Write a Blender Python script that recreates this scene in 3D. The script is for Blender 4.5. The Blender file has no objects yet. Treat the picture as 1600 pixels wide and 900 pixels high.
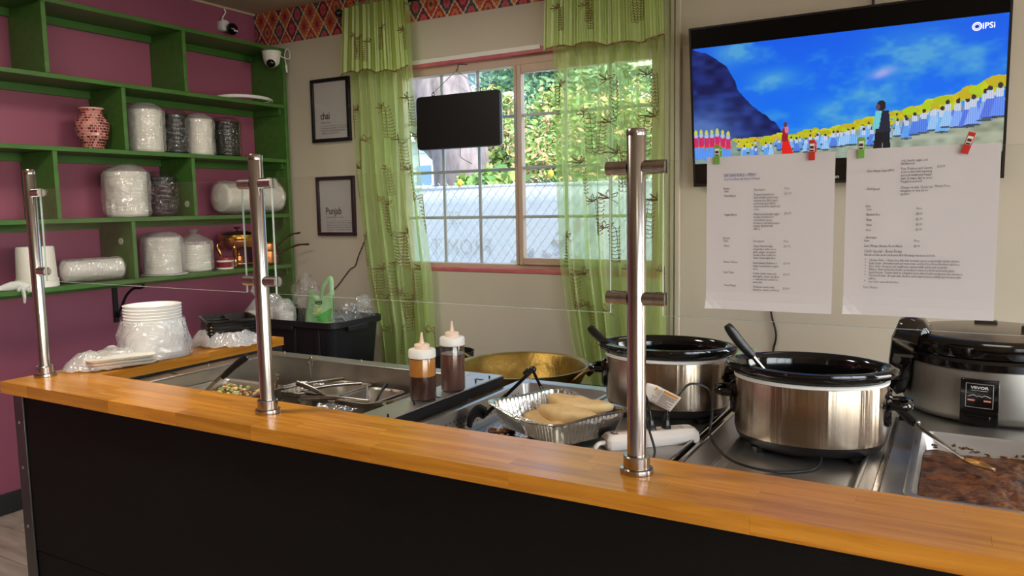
import bpy, bmesh, math, random
import numpy as np
from mathutils import Vector, Matrix, noise

scene = bpy.context.scene
C = scene.collection
PI = math.pi
random.seed(7)

# ------------------------------------------------------------------ camera
cam_d = bpy.data.cameras.new('camera'); cam = bpy.data.objects.new('camera', cam_d); C.objects.link(cam)
cam_d.sensor_fit = 'HORIZONTAL'; cam_d.sensor_width = 36.0; cam_d.lens = 1222.87 / 1600 * 36.0
cam_d.clip_start = 0.02; cam_d.clip_end = 300
_pi, _ya, _ro = math.radians(5.983), math.radians(-29.960), math.radians(-1.026)
_fw = Vector((math.sin(_ya) * math.cos(_pi), math.cos(_ya) * math.cos(_pi), -math.sin(_pi)))
_r = Vector((math.cos(_ya), -math.sin(_ya), 0)); _u = _r.cross(_fw)
_r2 = _r * math.cos(_ro) + _u * math.sin(_ro); _u2 = -_r * math.sin(_ro) + _u * math.cos(_ro)
_m = Matrix((_r2, _u2, -_fw)).transposed().to_4x4(); _m.translation = Vector((0, 0, 1.447))
cam.matrix_world = _m
scene.camera = cam

# ------------------------------------------------------------------ colour management, world, sun, big lights
scene.view_settings.view_transform = 'Standard'; scene.view_settings.look = 'None'
scene.view_settings.gamma = 1.0; scene.view_settings.use_curve_mapping = False
scene.view_settings.exposure = 0.0
scene.cycles.max_bounces = 10; scene.cycles.transparent_max_bounces = 24
scene.cycles.caustics_reflective = False; scene.cycles.caustics_refractive = False
scene.cycles.sample_clamp_indirect = 4.0

world = bpy.data.worlds.new('world'); scene.world = world; world.use_nodes = True
_nt = world.node_tree; _bg = _nt.nodes['Background']
_sky = _nt.nodes.new('ShaderNodeTexSky'); _sky.sky_type = 'NISHITA'; _sky.sun_disc = False
_sky.sun_elevation = math.radians(48); _sky.sun_rotation = math.radians(115)
_sky.air_density = 1.0; _sky.dust_density = 2.5; _sky.ozone_density = 1.0
_nt.links.new(_sky.outputs[0], _bg.inputs[0]); _bg.inputs[1].default_value = 1.05

def lamp(name, kind, loc, energy, color, target=None, size=None, size_y=None, angle=None):
    d = bpy.data.lights.new(name, kind); d.energy = energy; d.color = color
    if kind == 'AREA':
        d.shape = 'RECTANGLE'; d.size = size; d.size_y = size_y or size
    if kind == 'SUN': d.angle = angle or 0.02
    if kind == 'POINT': d.shadow_soft_size = size
    o = bpy.data.objects.new(name, d); C.objects.link(o); o.location = loc
    if target is not None:
        o.rotation_euler = (Vector(target) - Vector(loc)).to_track_quat('-Z', 'Y').to_euler()
    return o
lamp('sun', 'SUN', (20, -8, 25), 2.0, (1.0, 0.95, 0.86), target=(0, 0, 0), angle=0.01)
# added area lamp for unseen shop front daylight, set to light the purple wall
lamp('unseen_shopfront_lamp', 'AREA', (2.52, -0.9, 1.45), 52, (0.80, 0.91, 1.0), target=(-4, -0.9, 1.45), size=4.2, size_y=2.1)
# added area lamp that brightens the purple wall from the kitchen side
lamp('added_kitchen_fill', 'AREA', (2.50, 2.62, 1.45), 38, (1.0, 0.94, 0.86), target=(-4, 2.62, 1.35), size=0.75, size_y=1.9)
# ceiling fixtures of the room
CEIL_LIGHTS = [(-2.3, 0.9, 32), (0.9, -0.9, 5), (-2.35, 2.45, 10.0), (0.15, 2.62, 2.0)]
for _x, _y, _e in CEIL_LIGHTS:
    lamp('ceiling_lamp', 'AREA', (_x, _y, 2.645), _e, (1.0, 0.91, 0.77), target=(_x, _y, 0), size=0.5, size_y=0.25)

# ------------------------------------------------------------------ helpers: meshes
OFF = {}
def tag(o, label=None, cat=None, group=None, kind=None):
    if label: o['label'] = label
    if cat: o['category'] = cat
    if group: o['group'] = group
    if kind: o['kind'] = kind
    return o
def thing(name, label, cat, loc, rz=0.0, group=None, local=False, rot=None):
    o = bpy.data.objects.new(name, None); C.objects.link(o)
    o.empty_display_size = 0.05
    o.location = loc; o.rotation_euler = rot if rot else (0, 0, rz)
    OFF[o.name] = Vector((0, 0, 0)) if local else Vector(loc)
    return tag(o, label, cat, group)
def copy_tree(o, parent=None):
    c = o.copy(); C.objects.link(c); c.parent = parent
    for ch in list(o.children): copy_tree(ch, c)
    return c

def frames(pts, closed=False):
    n = len(pts); T = []
    for i in range(n):
        a = pts[i - 1] if (i > 0 or closed) else pts[i]
        b = pts[(i + 1) % n] if (i < n - 1 or closed) else pts[i]
        d = (b - a)
        T.append(d.normalized() if d.length > 1e-9 else Vector((0, 0, 1)))
    ref = Vector((0, 0, 1)) if abs(T[0].z) < 0.9 else Vector((1, 0, 0))
    N = [(ref - T[0] * ref.dot(T[0])).normalized()]
    for i in range(1, n):
        v = N[-1] - T[i] * N[-1].dot(T[i])
        N.append(v.normalized() if v.length > 1e-6 else N[-1])
    return T, N

class MB:
    def __init__(self): self.v = []; self.f = []; self.m = []
    def add(self, vs, fs, mi=0):
        k = len(self.v); self.v.extend([tuple(p) for p in vs])
        for q in fs: self.f.append(tuple(i + k for i in q)); self.m.append(mi)
        return self
    def box(self, x0, x1, y0, y1, z0, z1, mi=0):
        vs = [(x, y, z) for z in (z0, z1) for y in (y0, y1) for x in (x0, x1)]
        return self.add(vs, [(0, 2, 3, 1), (4, 5, 7, 6), (0, 1, 5, 4), (1, 3, 7, 5), (3, 2, 6, 7), (2, 0, 4, 6)], mi)
    def obox(self, c, s, R=None, mi=0):
        R = R or Matrix.Identity(3); c = Vector(c)
        vs = [c + R @ Vector((x * s[0] / 2, y * s[1] / 2, z * s[2] / 2)) for z in (-1, 1) for y in (-1, 1) for x in (-1, 1)]
        return self.add(vs, [(0, 2, 3, 1), (4, 5, 7, 6), (0, 1, 5, 4), (1, 3, 7, 5), (3, 2, 6, 7), (2, 0, 4, 6)], mi)
    def tube(self, pts, r, seg=8, caps=True, closed=False, mi=0, flat=None):
        pts = [Vector(p) for p in pts]; n = len(pts)
        T, N = frames(pts, closed); vs = []
        for i in range(n):
            rr = r[i] if isinstance(r, (list, tuple)) else r
            B = T[i].cross(N[i]); ry = rr * (flat if flat else 1.0)
            for k in range(seg):
                a = 2 * PI * k / seg
                vs.append(pts[i] + N[i] * math.cos(a) * rr + B * math.sin(a) * ry)
        fs = []
        for i in range(n if closed else n - 1):
            j = (i + 1) % n
            for k in range(seg):
                l = (k + 1) % seg
                fs.append((i * seg + k, i * seg + l, j * seg + l, j * seg + k))
        if caps and not closed:
            fs.append(tuple(reversed(range(seg)))); fs.append(tuple((n - 1) * seg + k for k in range(seg)))
        return self.add(vs, fs, mi)
    def cyl(self, p0, p1, r0, r1=None, seg=20, mi=0):
        return self.tube([p0, p1], [r0, r0 if r1 is None else r1], seg, True, False, mi)
    def lathe(self, prof, c=(0, 0, 0), seg=32, sx=1.0, sy=1.0, mi=0, R=None, a0=0.0, a1=2 * PI, fn=None, caps=False):
        full = abs(a1 - a0 - 2 * PI) < 1e-6; ns = seg if full else seg + 1
        c = Vector(c); vs = []
        for (r, z) in prof:
            for k in range(ns):
                a = a0 + (a1 - a0) * k / seg
                rr = r
                if fn: rr = fn(r, z, a)
                p = Vector((rr * math.cos(a) * sx, rr * math.sin(a) * sy, z))
                if R: p = R @ p
                vs.append(c + p)
        fs = []; n = len(prof)
        for i in range(n - 1):
            for k in range(seg):
                l = (k + 1) % ns
                fs.append((i * ns + k, i * ns + l, (i + 1) * ns + l, (i + 1) * ns + k))
        if full and caps:
            if prof[0][0] > 1e-5: fs.append(tuple(reversed(range(ns))))
            if prof[-1][0] > 1e-5: fs.append(tuple((n - 1) * ns + k for k in range(ns)))
        return self.add(vs, fs, mi)
    def loft(self, loops, cap0=True, cap1=True, mi=0):
        n = len(loops[0]); vs = [p for L in loops for p in L]; fs = []
        for i in range(len(loops) - 1):
            for k in range(n):
                l = (k + 1) % n
                fs.append((i * n + k, i * n + l, (i + 1) * n + l, (i + 1) * n + k))
        if cap0: fs.append(tuple(reversed(range(n))))
        if cap1: fs.append(tuple((len(loops) - 1) * n + k for k in range(n)))
        return self.add(vs, fs, mi)
    def grid(self, fn, nu, nv, mi=0):
        vs = [fn(i / nu, j / nv) for j in range(nv + 1) for i in range(nu + 1)]
        fs = [(j * (nu + 1) + i, j * (nu + 1) + i + 1, (j + 1) * (nu + 1) + i + 1, (j + 1) * (nu + 1) + i) for j in range(nv) for i in range(nu)]
        return self.add(vs, fs, mi)
    def ball(self, c, rx, ry=None, rz=None, seg=14, rings=8, mi=0, R=None, nz=0.0, seed=0):
        ry = rx if ry is None else ry; rz = rx if rz is None else rz; c = Vector(c)
        prof = []
        vs = [c + (R @ Vector((0, 0, -rz)) if R else Vector((0, 0, -rz)))]
        for i in range(1, rings):
            t = -PI / 2 + PI * i / rings
            for k in range(seg):
                a = 2 * PI * k / seg
                d = Vector((math.cos(t) * math.cos(a), math.cos(t) * math.sin(a), math.sin(t)))
                s = 1.0 + (nz * noise.noise(d * 1.7 + Vector((seed, seed * 2.3, 0))) if nz else 0)
                p = Vector((d.x * rx, d.y * ry, d.z * rz)) * s
                vs.append(c + (R @ p if R else p))
        vs.append(c + (R @ Vector((0, 0, rz)) if R else Vector((0, 0, rz))))
        fs = [(0, 1 + (k + 1) % seg, 1 + k) for k in range(seg)]
        for i in range(rings - 2):
            for k in range(seg):
                l = (k + 1) % seg; b = 1 + i * seg
                fs.append((b + k, b + l, b + seg + l, b + seg + k))
        b = 1 + (rings - 2) * seg; e = len(vs) - 1
        fs += [(b + k, b + (k + 1) % seg, e) for k in range(seg)]
        return self.add(vs, fs, mi)
    def disc(self, c, r, n, seg=10, mi=0):
        n = Vector(n).normalized(); a = n.orthogonal().normalized(); b = n.cross(a); c = Vector(c)
        return self.add([c + (a * math.cos(2 * PI * k / seg) + b * math.sin(2 * PI * k / seg)) * r for k in range(seg)], [tuple(range(seg))], mi)
    def build(self, name, mats, parent=None, smooth=35, bevel=None, solid=None, subsurf=None, kind=None, label=None, cat=None, group=None, bseg=2):
        me = bpy.data.meshes.new(name)
        vs = self.v
        o = bpy.data.objects.new(name, me); C.objects.link(o)
        if parent is not None:
            off = OFF.get(parent.name, Vector((0, 0, 0))); OFF[o.name] = off
            o.parent = parent
        else:
            xs = [p[0] for p in vs]; ys = [p[1] for p in vs]; zs = [p[2] for p in vs]
            off = Vector(((min(xs) + max(xs)) / 2, (min(ys) + max(ys)) / 2, min(zs)))
            o.location = off; OFF[o.name] = off
        me.from_pydata([(p[0] - off.x, p[1] - off.y, p[2] - off.z) for p in vs], [], self.f)
        ml = mats if isinstance(mats, (list, tuple)) else [mats]
        for m in ml: me.materials.append(m)
        if len(ml) > 1: me.polygons.foreach_set('material_index', self.m)
        if smooth:
            me.polygons.foreach_set('use_smooth', [True] * len(me.polygons))
            me.set_sharp_from_angle(angle=math.radians(smooth))
        me.update()
        if solid:
            md = o.modifiers.new('solid', 'SOLIDIFY'); md.thickness = solid; md.offset = 0
        if bevel:
            md = o.modifiers.new('bevel', 'BEVEL'); md.width = bevel; md.segments = bseg; md.limit_method = 'ANGLE'; md.angle_limit = math.radians(40)
        if subsurf:
            md = o.modifiers.new('sub', 'SUBSURF'); md.levels = subsurf; md.render_levels = subsurf
        return tag(o, label, cat, group, kind)

def rrect(cx, cy, sx, sy, r, z, n=5, R=None, flip=False):
    """rounded rectangle loop (counter-clockwise) at height z"""
    out = []
    for qx, qy, a0 in ((1, 1, 0), (-1, 1, PI / 2), (-1, -1, PI), (1, -1, 1.5 * PI)):
        for k in range(n + 1):
            a = a0 + PI / 2 * k / n
            out.append(Vector((cx + qx * (sx / 2 - r) + r * math.cos(a), cy + qy * (sy / 2 - r) + r * math.sin(a), z)))
    if R is not None: out = [R @ p for p in out]
    return out
def arc(c, r, a0, a1, n, ax=(1, 0, 0), ay=(0, 0, 1)):
    c = Vector(c); ax = Vector(ax); ay = Vector(ay)
    return [c + ax * (r * math.cos(a0 + (a1 - a0) * k / n)) + ay * (r * math.sin(a0 + (a1 - a0) * k / n)) for k in range(n + 1)]
def bez(ps, n=24):
    """Catmull-Rom through the points"""
    P = [Vector(p) for p in ps]; out = []
    P = [P[0] * 2 - P[1]] + P + [P[-1] * 2 - P[-2]]
    m = len(P) - 3; per = max(2, n // m)
    for i in range(m):
        a, b, c, d = P[i:i + 4]
        for k in range(per):
            t = k / per
            out.append(0.5 * ((2 * b) + (c - a) * t + (2 * a - 5 * b + 4 * c - d) * t * t + (3 * b - a - 3 * c + d) * t ** 3))
    out.append(P[-2]); return out
def rotz(a): return Matrix.Rotation(a, 3, 'Z')

# ------------------------------------------------------------------ helpers: materials
def srgb(r, g, b):
    def l(c):
        c /= 255.0
        return c / 12.92 if c <= 0.04045 else ((c + 0.055) / 1.055) ** 2.4
    return (l(r), l(g), l(b), 1.0)
MATS = {}
def mat(name, col, rough=0.5, metal=0.0, spec=None, var=0.0, vscale=8.0, bump=0.0, bscale=40.0, stretch=None, coat=0.0,
        emit=None, estr=0.0, trans=0.0, alpha=None, aniso=0.0, arot=0.0, sheen=0.0, rvar=0.0, sub=0.0, col2=None, ior=None):
    m = bpy.data.materials.new(name); m.use_nodes = True; nt = m.node_tree; b = nt.nodes['Principled BSDF']
    b.inputs['Base Color'].default_value = col; b.inputs['Roughness'].default_value = rough; b.inputs['Metallic'].default_value = metal
    if spec is not None: b.inputs['Specular IOR Level'].default_value = spec
    if coat: b.inputs['Coat Weight'].default_value = coat; b.inputs['Coat Roughness'].default_value = 0.08
    if trans: b.inputs['Transmission Weight'].default_value = trans
    if ior: b.inputs['IOR'].default_value = ior
    if alpha is not None: b.inputs['Alpha'].default_value = alpha
    if aniso:
        b.inputs['Anisotropic'].default_value = aniso; b.inputs['Anisotropic Rotation'].default_value = arot
        tg0 = nt.nodes.new('ShaderNodeTangent'); tg0.direction_type = 'RADIAL'; tg0.axis = 'Z'; nt.links.new(tg0.outputs[0], b.inputs['Tangent'])
    if sub: b.inputs['Subsurface Weight'].default_value = sub; b.inputs['Subsurface Radius'].default_value = (0.01, 0.008, 0.005)
    if emit: b.inputs['Emission Color'].default_value = emit; b.inputs['Emission Strength'].default_value = estr
    if var or bump or rvar or col2:
        tc = nt.nodes.new('ShaderNodeTexCoord'); src = tc.outputs['Object']
        if stretch:
            mp = nt.nodes.new('ShaderNodeMapping'); mp.inputs['Scale'].default_value = stretch
            nt.links.new(src, mp.inputs[0]); src = mp.outputs[0]
        nz = nt.nodes.new('ShaderNodeTexNoise'); nz.inputs['Scale'].default_value = vscale; nz.inputs['Detail'].default_value = 5
        nt.links.new(src, nz.inputs['Vector'])
        if var or col2:
            mx = nt.nodes.new('ShaderNodeMix'); mx.data_type = 'RGBA'
            a = tuple(max(0, c * (1 - var)) for c in col[:3]) + (1,)
            c2 = col2 if col2 else tuple(min(1, c * (1 + var)) for c in col[:3]) + (1,)
            mx.inputs[6].default_value = a; mx.inputs[7].default_value = c2
            mr = nt.nodes.new('ShaderNodeMapRange'); mr.inputs[1].default_value = 0.3; mr.inputs[2].default_value = 0.7
            nt.links.new(nz.outputs[0], mr.inputs[0]); nt.links.new(mr.outputs[0], mx.inputs[0]); nt.links.new(mx.outputs[2], b.inputs['Base Color'])
        if rvar:
            mr = nt.nodes.new('ShaderNodeMapRange'); mr.inputs[3].default_value = max(0.02, rough - rvar); mr.inputs[4].default_value = rough + rvar
            nt.links.new(nz.outputs[0], mr.inputs[0]); nt.links.new(mr.outputs[0], b.inputs['Roughness'])
        if bump:
            n2 = nt.nodes.new('ShaderNodeTexNoise'); n2.inputs['Scale'].default_value = bscale; n2.inputs['Detail'].default_value = 4
            nt.links.new(src, n2.inputs['Vector'])
            bp = nt.nodes.new('ShaderNodeBump'); bp.inputs['Strength'].default_value = bump; bp.inputs['Distance'].default_value = 0.01
            nt.links.new(n2.outputs[0], bp.inputs['Height']); nt.links.new(bp.outputs[0], b.inputs['Normal'])
    MATS[name] = m; return m
def film(name, col, base=0.25, rough=0.12, bump=0.6, bscale=16.0, gloss=0.35, gmin=0.07):
    """plastic film: see-through, slightly milky, with glossy crinkles"""
    m = bpy.data.materials.new(name); m.use_nodes = True; nt = m.node_tree; out = nt.nodes['Material Output']; nt.nodes.remove(nt.nodes['Principled BSDF'])
    tr = nt.nodes.new('ShaderNodeBsdfTransparent'); tr.inputs[0].default_value = (0.98, 0.98, 0.98, 1)
    df = nt.nodes.new('ShaderNodeBsdfDiffuse'); df.inputs[0].default_value = col
    gl = nt.nodes.new('ShaderNodeBsdfGlossy'); gl.inputs['Roughness'].default_value = rough; gl.inputs[0].default_value = (0.95, 0.95, 0.95, 1)
    m1 = nt.nodes.new('ShaderNodeMixShader'); m1.inputs[0].default_value = base; nt.links.new(tr.outputs[0], m1.inputs[1]); nt.links.new(df.outputs[0], m1.inputs[2])
    tc = nt.nodes.new('ShaderNodeTexCoord'); n2 = nt.nodes.new('ShaderNodeTexNoise'); n2.inputs['Scale'].default_value = bscale; n2.inputs['Detail'].default_value = 1.2; n2.inputs['Distortion'].default_value = 2.4
    nt.links.new(tc.outputs['Object'], n2.inputs['Vector'])
    sb = nt.nodes.new('ShaderNodeMath'); sb.operation = 'SUBTRACT'; sb.inputs[1].default_value = 0.5; nt.links.new(n2.outputs[0], sb.inputs[0])
    ab = nt.nodes.new('ShaderNodeMath'); ab.operation = 'ABSOLUTE'; nt.links.new(sb.outputs[0], ab.inputs[0])
    bp = nt.nodes.new('ShaderNodeBump'); bp.inputs['Strength'].default_value = bump; bp.inputs['Distance'].default_value = 0.05
    nt.links.new(ab.outputs[0], bp.inputs['Height'])
    nt.links.new(bp.outputs[0], gl.inputs['Normal'])
    lw = nt.nodes.new('ShaderNodeLayerWeight'); lw.inputs['Blend'].default_value = 0.3; nt.links.new(bp.outputs[0], lw.inputs['Normal'])
    mr = nt.nodes.new('ShaderNodeMapRange'); mr.inputs[3].default_value = gmin; mr.inputs[4].default_value = gloss; nt.links.new(lw.outputs['Facing'], mr.inputs[0])
    m2 = nt.nodes.new('ShaderNodeMixShader'); nt.links.new(mr.outputs[0], m2.inputs[0]); nt.links.new(m1.outputs[0], m2.inputs[1]); nt.links.new(gl.outputs[0], m2.inputs[2])
    nt.links.new(m2.outputs[0], out.inputs[0])
    return m
def pane(name, tint=(0.97, 0.985, 0.98, 1), refl=1.0, r0=0.03, rough=0.0):
    m = bpy.data.materials.new(name); m.use_nodes = True; nt = m.node_tree; out = nt.nodes['Material Output']
    nt.nodes.remove(nt.nodes['Principled BSDF'])
    tr = nt.nodes.new('ShaderNodeBsdfTransparent'); tr.inputs[0].default_value = tint
    gl = nt.nodes.new('ShaderNodeBsdfGlossy'); gl.inputs['Roughness'].default_value = rough; gl.inputs[0].default_value = (refl, refl, refl, 1)
    lw = nt.nodes.new('ShaderNodeLayerWeight'); lw.inputs['Blend'].default_value = 0.5
    pw = nt.nodes.new('ShaderNodeMath'); pw.operation = 'POWER'; pw.inputs[1].default_value = 5.0; nt.links.new(lw.outputs['Facing'], pw.inputs[0])
    mr = nt.nodes.new('ShaderNodeMapRange'); mr.inputs[3].default_value = r0; mr.inputs[4].default_value = 0.7; nt.links.new(pw.outputs[0], mr.inputs[0])
    mx = nt.nodes.new('ShaderNodeMixShader'); nt.links.new(mr.outputs[0], mx.inputs[0]); nt.links.new(tr.outputs[0], mx.inputs[1]); nt.links.new(gl.outputs[0], mx.inputs[2])
    nt.links.new(mx.outputs[0], out.inputs[0]); return m

# palette
M_purple = mat('purple_paint', srgb(152, 82, 106), 0.55, var=0.05, vscale=1.2, bump=0.05, bscale=120)
M_cream = mat('cream_paint', srgb(204, 195, 177), 0.6, var=0.04, vscale=1.5, bump=0.06, bscale=90)
M_ceil = mat('ceiling_paint', srgb(196, 178, 150), 0.8, bump=0.1, bscale=60)
M_dark_room = mat('tan_wall_paint', srgb(170, 140, 110), 0.7, var=0.05, vscale=2)
M_green = mat('green_painted_wood', srgb(66, 110, 44), 0.42, var=0.16, vscale=5, stretch=(6, 1, 6), bump=0.10, bscale=60)
M_greenend = M_green
M_baseboard = mat('black_rubber', srgb(38, 40, 44), 0.45)
M_blackpanel = mat('black_laminate', srgb(17, 14, 11), 0.62, spec=0.15, var=0.12, vscale=60, bump=0.05, bscale=300)
M_gunmetal = mat('dark_metal_trim', srgb(90, 88, 84), 0.38, 0.8)
M_steel = mat('brushed_steel', srgb(190, 188, 184), 0.38, 1.0, var=0.06, vscale=6, rvar=0.08)
M_steel_dull = mat('worn_steel', srgb(176, 168, 156), 0.44, 1.0, var=0.14, vscale=9, rvar=0.12)
M_chrome = mat('polished_steel', srgb(178, 172, 166), 0.20, 1.0, stretch=(1, 1, 0.01), var=0.16, vscale=90)  # brushed finish; faint upright colour streaks stand in for banded reflections
M_cooker = mat('brushed_cooker_steel', srgb(172, 158, 142), 0.26, 1.0, stretch=(1, 1, 0.015), var=0.10, vscale=40, bump=0.22, bscale=45, aniso=0.85, arot=0.25)
M_ricebody = mat('satin_grey_metal', srgb(150, 146, 140), 0.42, 0.85, var=0.05, vscale=4)
M_blackgloss = mat('glossy_black', srgb(10, 10, 11), 0.09, spec=0.6)
M_blackplastic = mat('black_plastic', srgb(20, 20, 22), 0.35)
M_blackmatte = mat('matte_black', srgb(14, 14, 15), 0.6)
M_tote = mat('tote_plastic', srgb(16, 18, 22), 0.48)
M_white = mat('white_plastic', srgb(236, 234, 228), 0.35)
M_cup = mat('white_foam', srgb(240, 236, 226), 0.5, sub=0.0)
M_dishwhite = mat('white_dish', srgb(238, 238, 236), 0.3)
M_strip = mat('white_strip_plastic', srgb(238, 226, 214), 0.4)
M_blackcup = mat('black_container', srgb(16, 16, 18), 0.25)
M_brass = mat('hammered_brass', srgb(158, 130, 68), 0.44, 1.0, var=0.34, vscale=12, bump=0.25, bscale=45, rvar=0.12)
M_brassdark = mat('aged_brass', srgb(120, 92, 46), 0.38, 1.0, var=0.2, vscale=20)
M_brasspol = mat('polished_brass', srgb(222, 170, 84), 0.16, 1.0)
M_copper = mat('hammered_copper', srgb(214, 140, 90), 0.28, 1.0, var=0.1, vscale=20, bump=0.1, bscale=80)
M_foil = mat('aluminium_foil', srgb(214, 212, 208), 0.24, 1.0, bump=0.25, bscale=60)
M_foilcr = mat('crinkled_foil', srgb(220, 219, 216), 0.2, 1.0, bump=0.9, bscale=70)
M_bread = mat('flatbread', srgb(222, 182, 122), 0.7, var=0.14, vscale=16, bump=0.35, bscale=26, col2=srgb(236, 206, 150))
M_iron = mat('wrought_iron', srgb(14, 13, 13), 0.4)
M_screw = mat('screw_steel', srgb(170, 168, 160), 0.3, 1.0)
M_pink = mat('pink_paint', srgb(196, 92, 96), 0.5, var=0.18, vscale=4, col2=srgb(214, 120, 124))
M_vinyl = mat('window_vinyl', srgb(196, 170, 148), 0.45)
M_muntin = mat('muntin_white', srgb(176, 184, 184), 0.5)
M_glass = pane('glass_shield', (0.985, 0.99, 0.985, 1))
M_winglass = pane('window_glass', (0.96, 0.975, 0.98, 1))
M_framegl = pane('frame_glass', (0.96, 0.96, 0.96, 1))
M_film = film('clear_film', (0.93, 0.93, 0.92, 1), 0.06, 0.10, 0.7, 16, 0.6)
M_filmw = film('milky_film', (0.95, 0.93, 0.92, 1), 0.26, 0.14, 0.5, 9, 0.5)
M_filmk = film('film_over_black', (0.80, 0.80, 0.82, 1), 0.012, 0.12, 0.7, 9, 0.5, 0.035)
M_filmo = film('cloudy_film', (0.95, 0.93, 0.92, 1), 0.40, 0.14, 0.6, 11, 0.55)
M_paper = mat('paper', srgb(208, 202, 201), 0.7)
M_ink = mat('ink', srgb(62, 58, 62), 0.8)
M_inkblk = mat('black_ink', srgb(22, 22, 24), 0.8)
M_inkblue = mat('blue_ink', srgb(60, 78, 140), 0.8)
M_cord = mat('black_cord', srgb(16, 15, 15), 0.45)
def wood_mat(name, base, dark, rough, axis_scale):
    m = bpy.data.materials.new(name); m.use_nodes = True; nt = m.node_tree; b = nt.nodes['Principled BSDF']
    oi = nt.nodes.new('ShaderNodeObjectInfo'); tc = nt.nodes.new('ShaderNodeTexCoord')
    mul = nt.nodes.new('ShaderNodeMath'); mul.operation = 'MULTIPLY'; mul.inputs[1].default_value = 37.0
    nt.links.new(oi.outputs['Random'], mul.inputs[0])
    cx = nt.nodes.new('ShaderNodeCombineXYZ')
    for i in range(3): nt.links.new(mul.outputs[0], cx.inputs[i])
    ad = nt.nodes.new('ShaderNodeVectorMath'); nt.links.new(tc.outputs['Object'], ad.inputs[0]); nt.links.new(cx.outputs[0], ad.inputs[1])
    mp = nt.nodes.new('ShaderNodeMapping'); mp.inputs['Scale'].default_value = axis_scale; nt.links.new(ad.outputs[0], mp.inputs[0])
    nz = nt.nodes.new('ShaderNodeTexNoise'); nz.inputs['Scale'].default_value = 1.0; nz.inputs['Detail'].default_value = 7; nz.inputs['Roughness'].default_value = 0.62; nz.inputs['Distortion'].default_value = 0.5
    nt.links.new(mp.outputs[0], nz.inputs['Vector'])
    mr = nt.nodes.new('ShaderNodeMapRange'); mr.inputs[1].default_value = 0.32; mr.inputs[2].default_value = 0.68; nt.links.new(nz.outputs[0], mr.inputs[0])
    mx = nt.nodes.new('ShaderNodeMix'); mx.data_type = 'RGBA'; mx.inputs[6].default_value = dark; mx.inputs[7].default_value = base
    nt.links.new(mr.outputs[0], mx.inputs[0])
    hs = nt.nodes.new('ShaderNodeHueSaturation'); nt.links.new(mx.outputs[2], hs.inputs['Color'])
    m2 = nt.nodes.new('ShaderNodeMapRange'); m2.inputs[3].default_value = 0.86; m2.inputs[4].default_value = 1.12; nt.links.new(oi.outputs['Random'], m2.inputs[0]); nt.links.new(m2.outputs[0], hs.inputs['Value'])
    nt.links.new(hs.outputs[0], b.inputs['Base Color'])
    b.inputs['Roughness'].default_value = rough; b.inputs['Specular IOR Level'].default_value = 0.32
    r2 = nt.nodes.new('ShaderNodeMapRange'); r2.inputs[3].default_value = rough - 0.05; r2.inputs[4].default_value = rough + 0.08
    nt.links.new(nz.outputs[0], r2.inputs[0]); nt.links.new(r2.outputs[0], b.inputs['Roughness'])
    bp = nt.nodes.new('ShaderNodeBump'); bp.inputs['Strength'].default_value = 0.06; bp.inputs['Distance'].default_value = 0.004
    nt.links.new(nz.outputs[0], bp.inputs['Height']); nt.links.new(bp.outputs[0], b.inputs['Normal'])
    return m
M_wood = wood_mat('varnished_butcher_block', srgb(214, 146, 50), srgb(174, 108, 28), 0.21, (3, 45, 45))
M_woody = wood_mat('varnished_butcher_block_y', srgb(214, 146, 50), srgb(174, 108, 28), 0.21, (45, 3, 45))
M_floor = wood_mat('grey_laminate', srgb(182, 170, 158), srgb(132, 120, 110), 0.42, (2.2, 16, 16))

# text as flat print ---------------------------------------------------------
def text_mesh(body, size, align='LEFT', shear=0.0, bold=0.0, sx=1.0, res=2):
    cu = bpy.data.curves.new('txt', 'FONT'); cu.body = body; cu.size = size; cu.align_x = align; cu.shear = shear
    cu.resolution_u = res; cu.offset = bold; cu.fill_mode = 'FRONT'
    ob = bpy.data.objects.new('txt', cu); C.objects.link(ob)
    dg = bpy.context.evaluated_depsgraph_get(); dg.update()
    me = bpy.data.meshes.new_from_object(ob.evaluated_get(dg))
    vs = [(v.co.x * sx, v.co.y) for v in me.vertices]; fs = [tuple(p.vertices) for p in me.polygons]
    bpy.data.objects.remove(ob); bpy.data.curves.remove(cu); bpy.data.meshes.remove(me)
    return vs, fs
def put_text(mb, body, size, org, ax=(1, 0, 0), ay=(0, 0, 1), mi=0, **k):
    vs, fs = text_mesh(body, size, **k); o = Vector(org); ax = Vector(ax); ay = Vector(ay)
    mb.add([o + ax * x + ay * y for x, y in vs], fs, mi)

XW, YW, ZC = -3.985, 3.67, 2.694       # purple wall, window wall, ceiling
XR, YR = 2.6, -3.5                     # the far sides of the room, behind the camera
def struct(o): o['kind'] = 'structure'; return o

# ---- floor of grey laminate planks
fl = struct(MB().box(XW - .1, XR + .1, YR - .1, YW + .1, -0.12, -0.006).build('floor', M_floor))
pl0 = None; pw, plen = 0.185, 1.22
row = 0; y = YR
pm = MB().box(0, plen - 0.002, 0, pw - 0.0025, -0.006, 0.0).build('plank', M_floor, fl)
OFFF = OFF[fl.name]
first = True
while y < YW - 0.02:
    x = XW - random.random() * plen
    while x < XR:
        o = pm if first else pm.copy()
        if not first: C.objects.link(o); o.parent = fl
        first = False
        x0 = max(x, XW + .001); x1 = min(x + plen, XR - .001); y1 = min(y + pw, YW - .001)
        # local coordinates of the plank mesh were shifted by the floor's origin
        sx = (x1 - x0) / plen; sy = (y1 - y) / pw
        o.scale = (max(0.02, sx), max(.02, sy), 1)
        o.location = (x0 - OFFF.x + OFFF.x * o.scale[0], y - OFFF.y + OFFF.y * o.scale[1], 0)
        x += plen
    y += pw; row += 1

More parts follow.
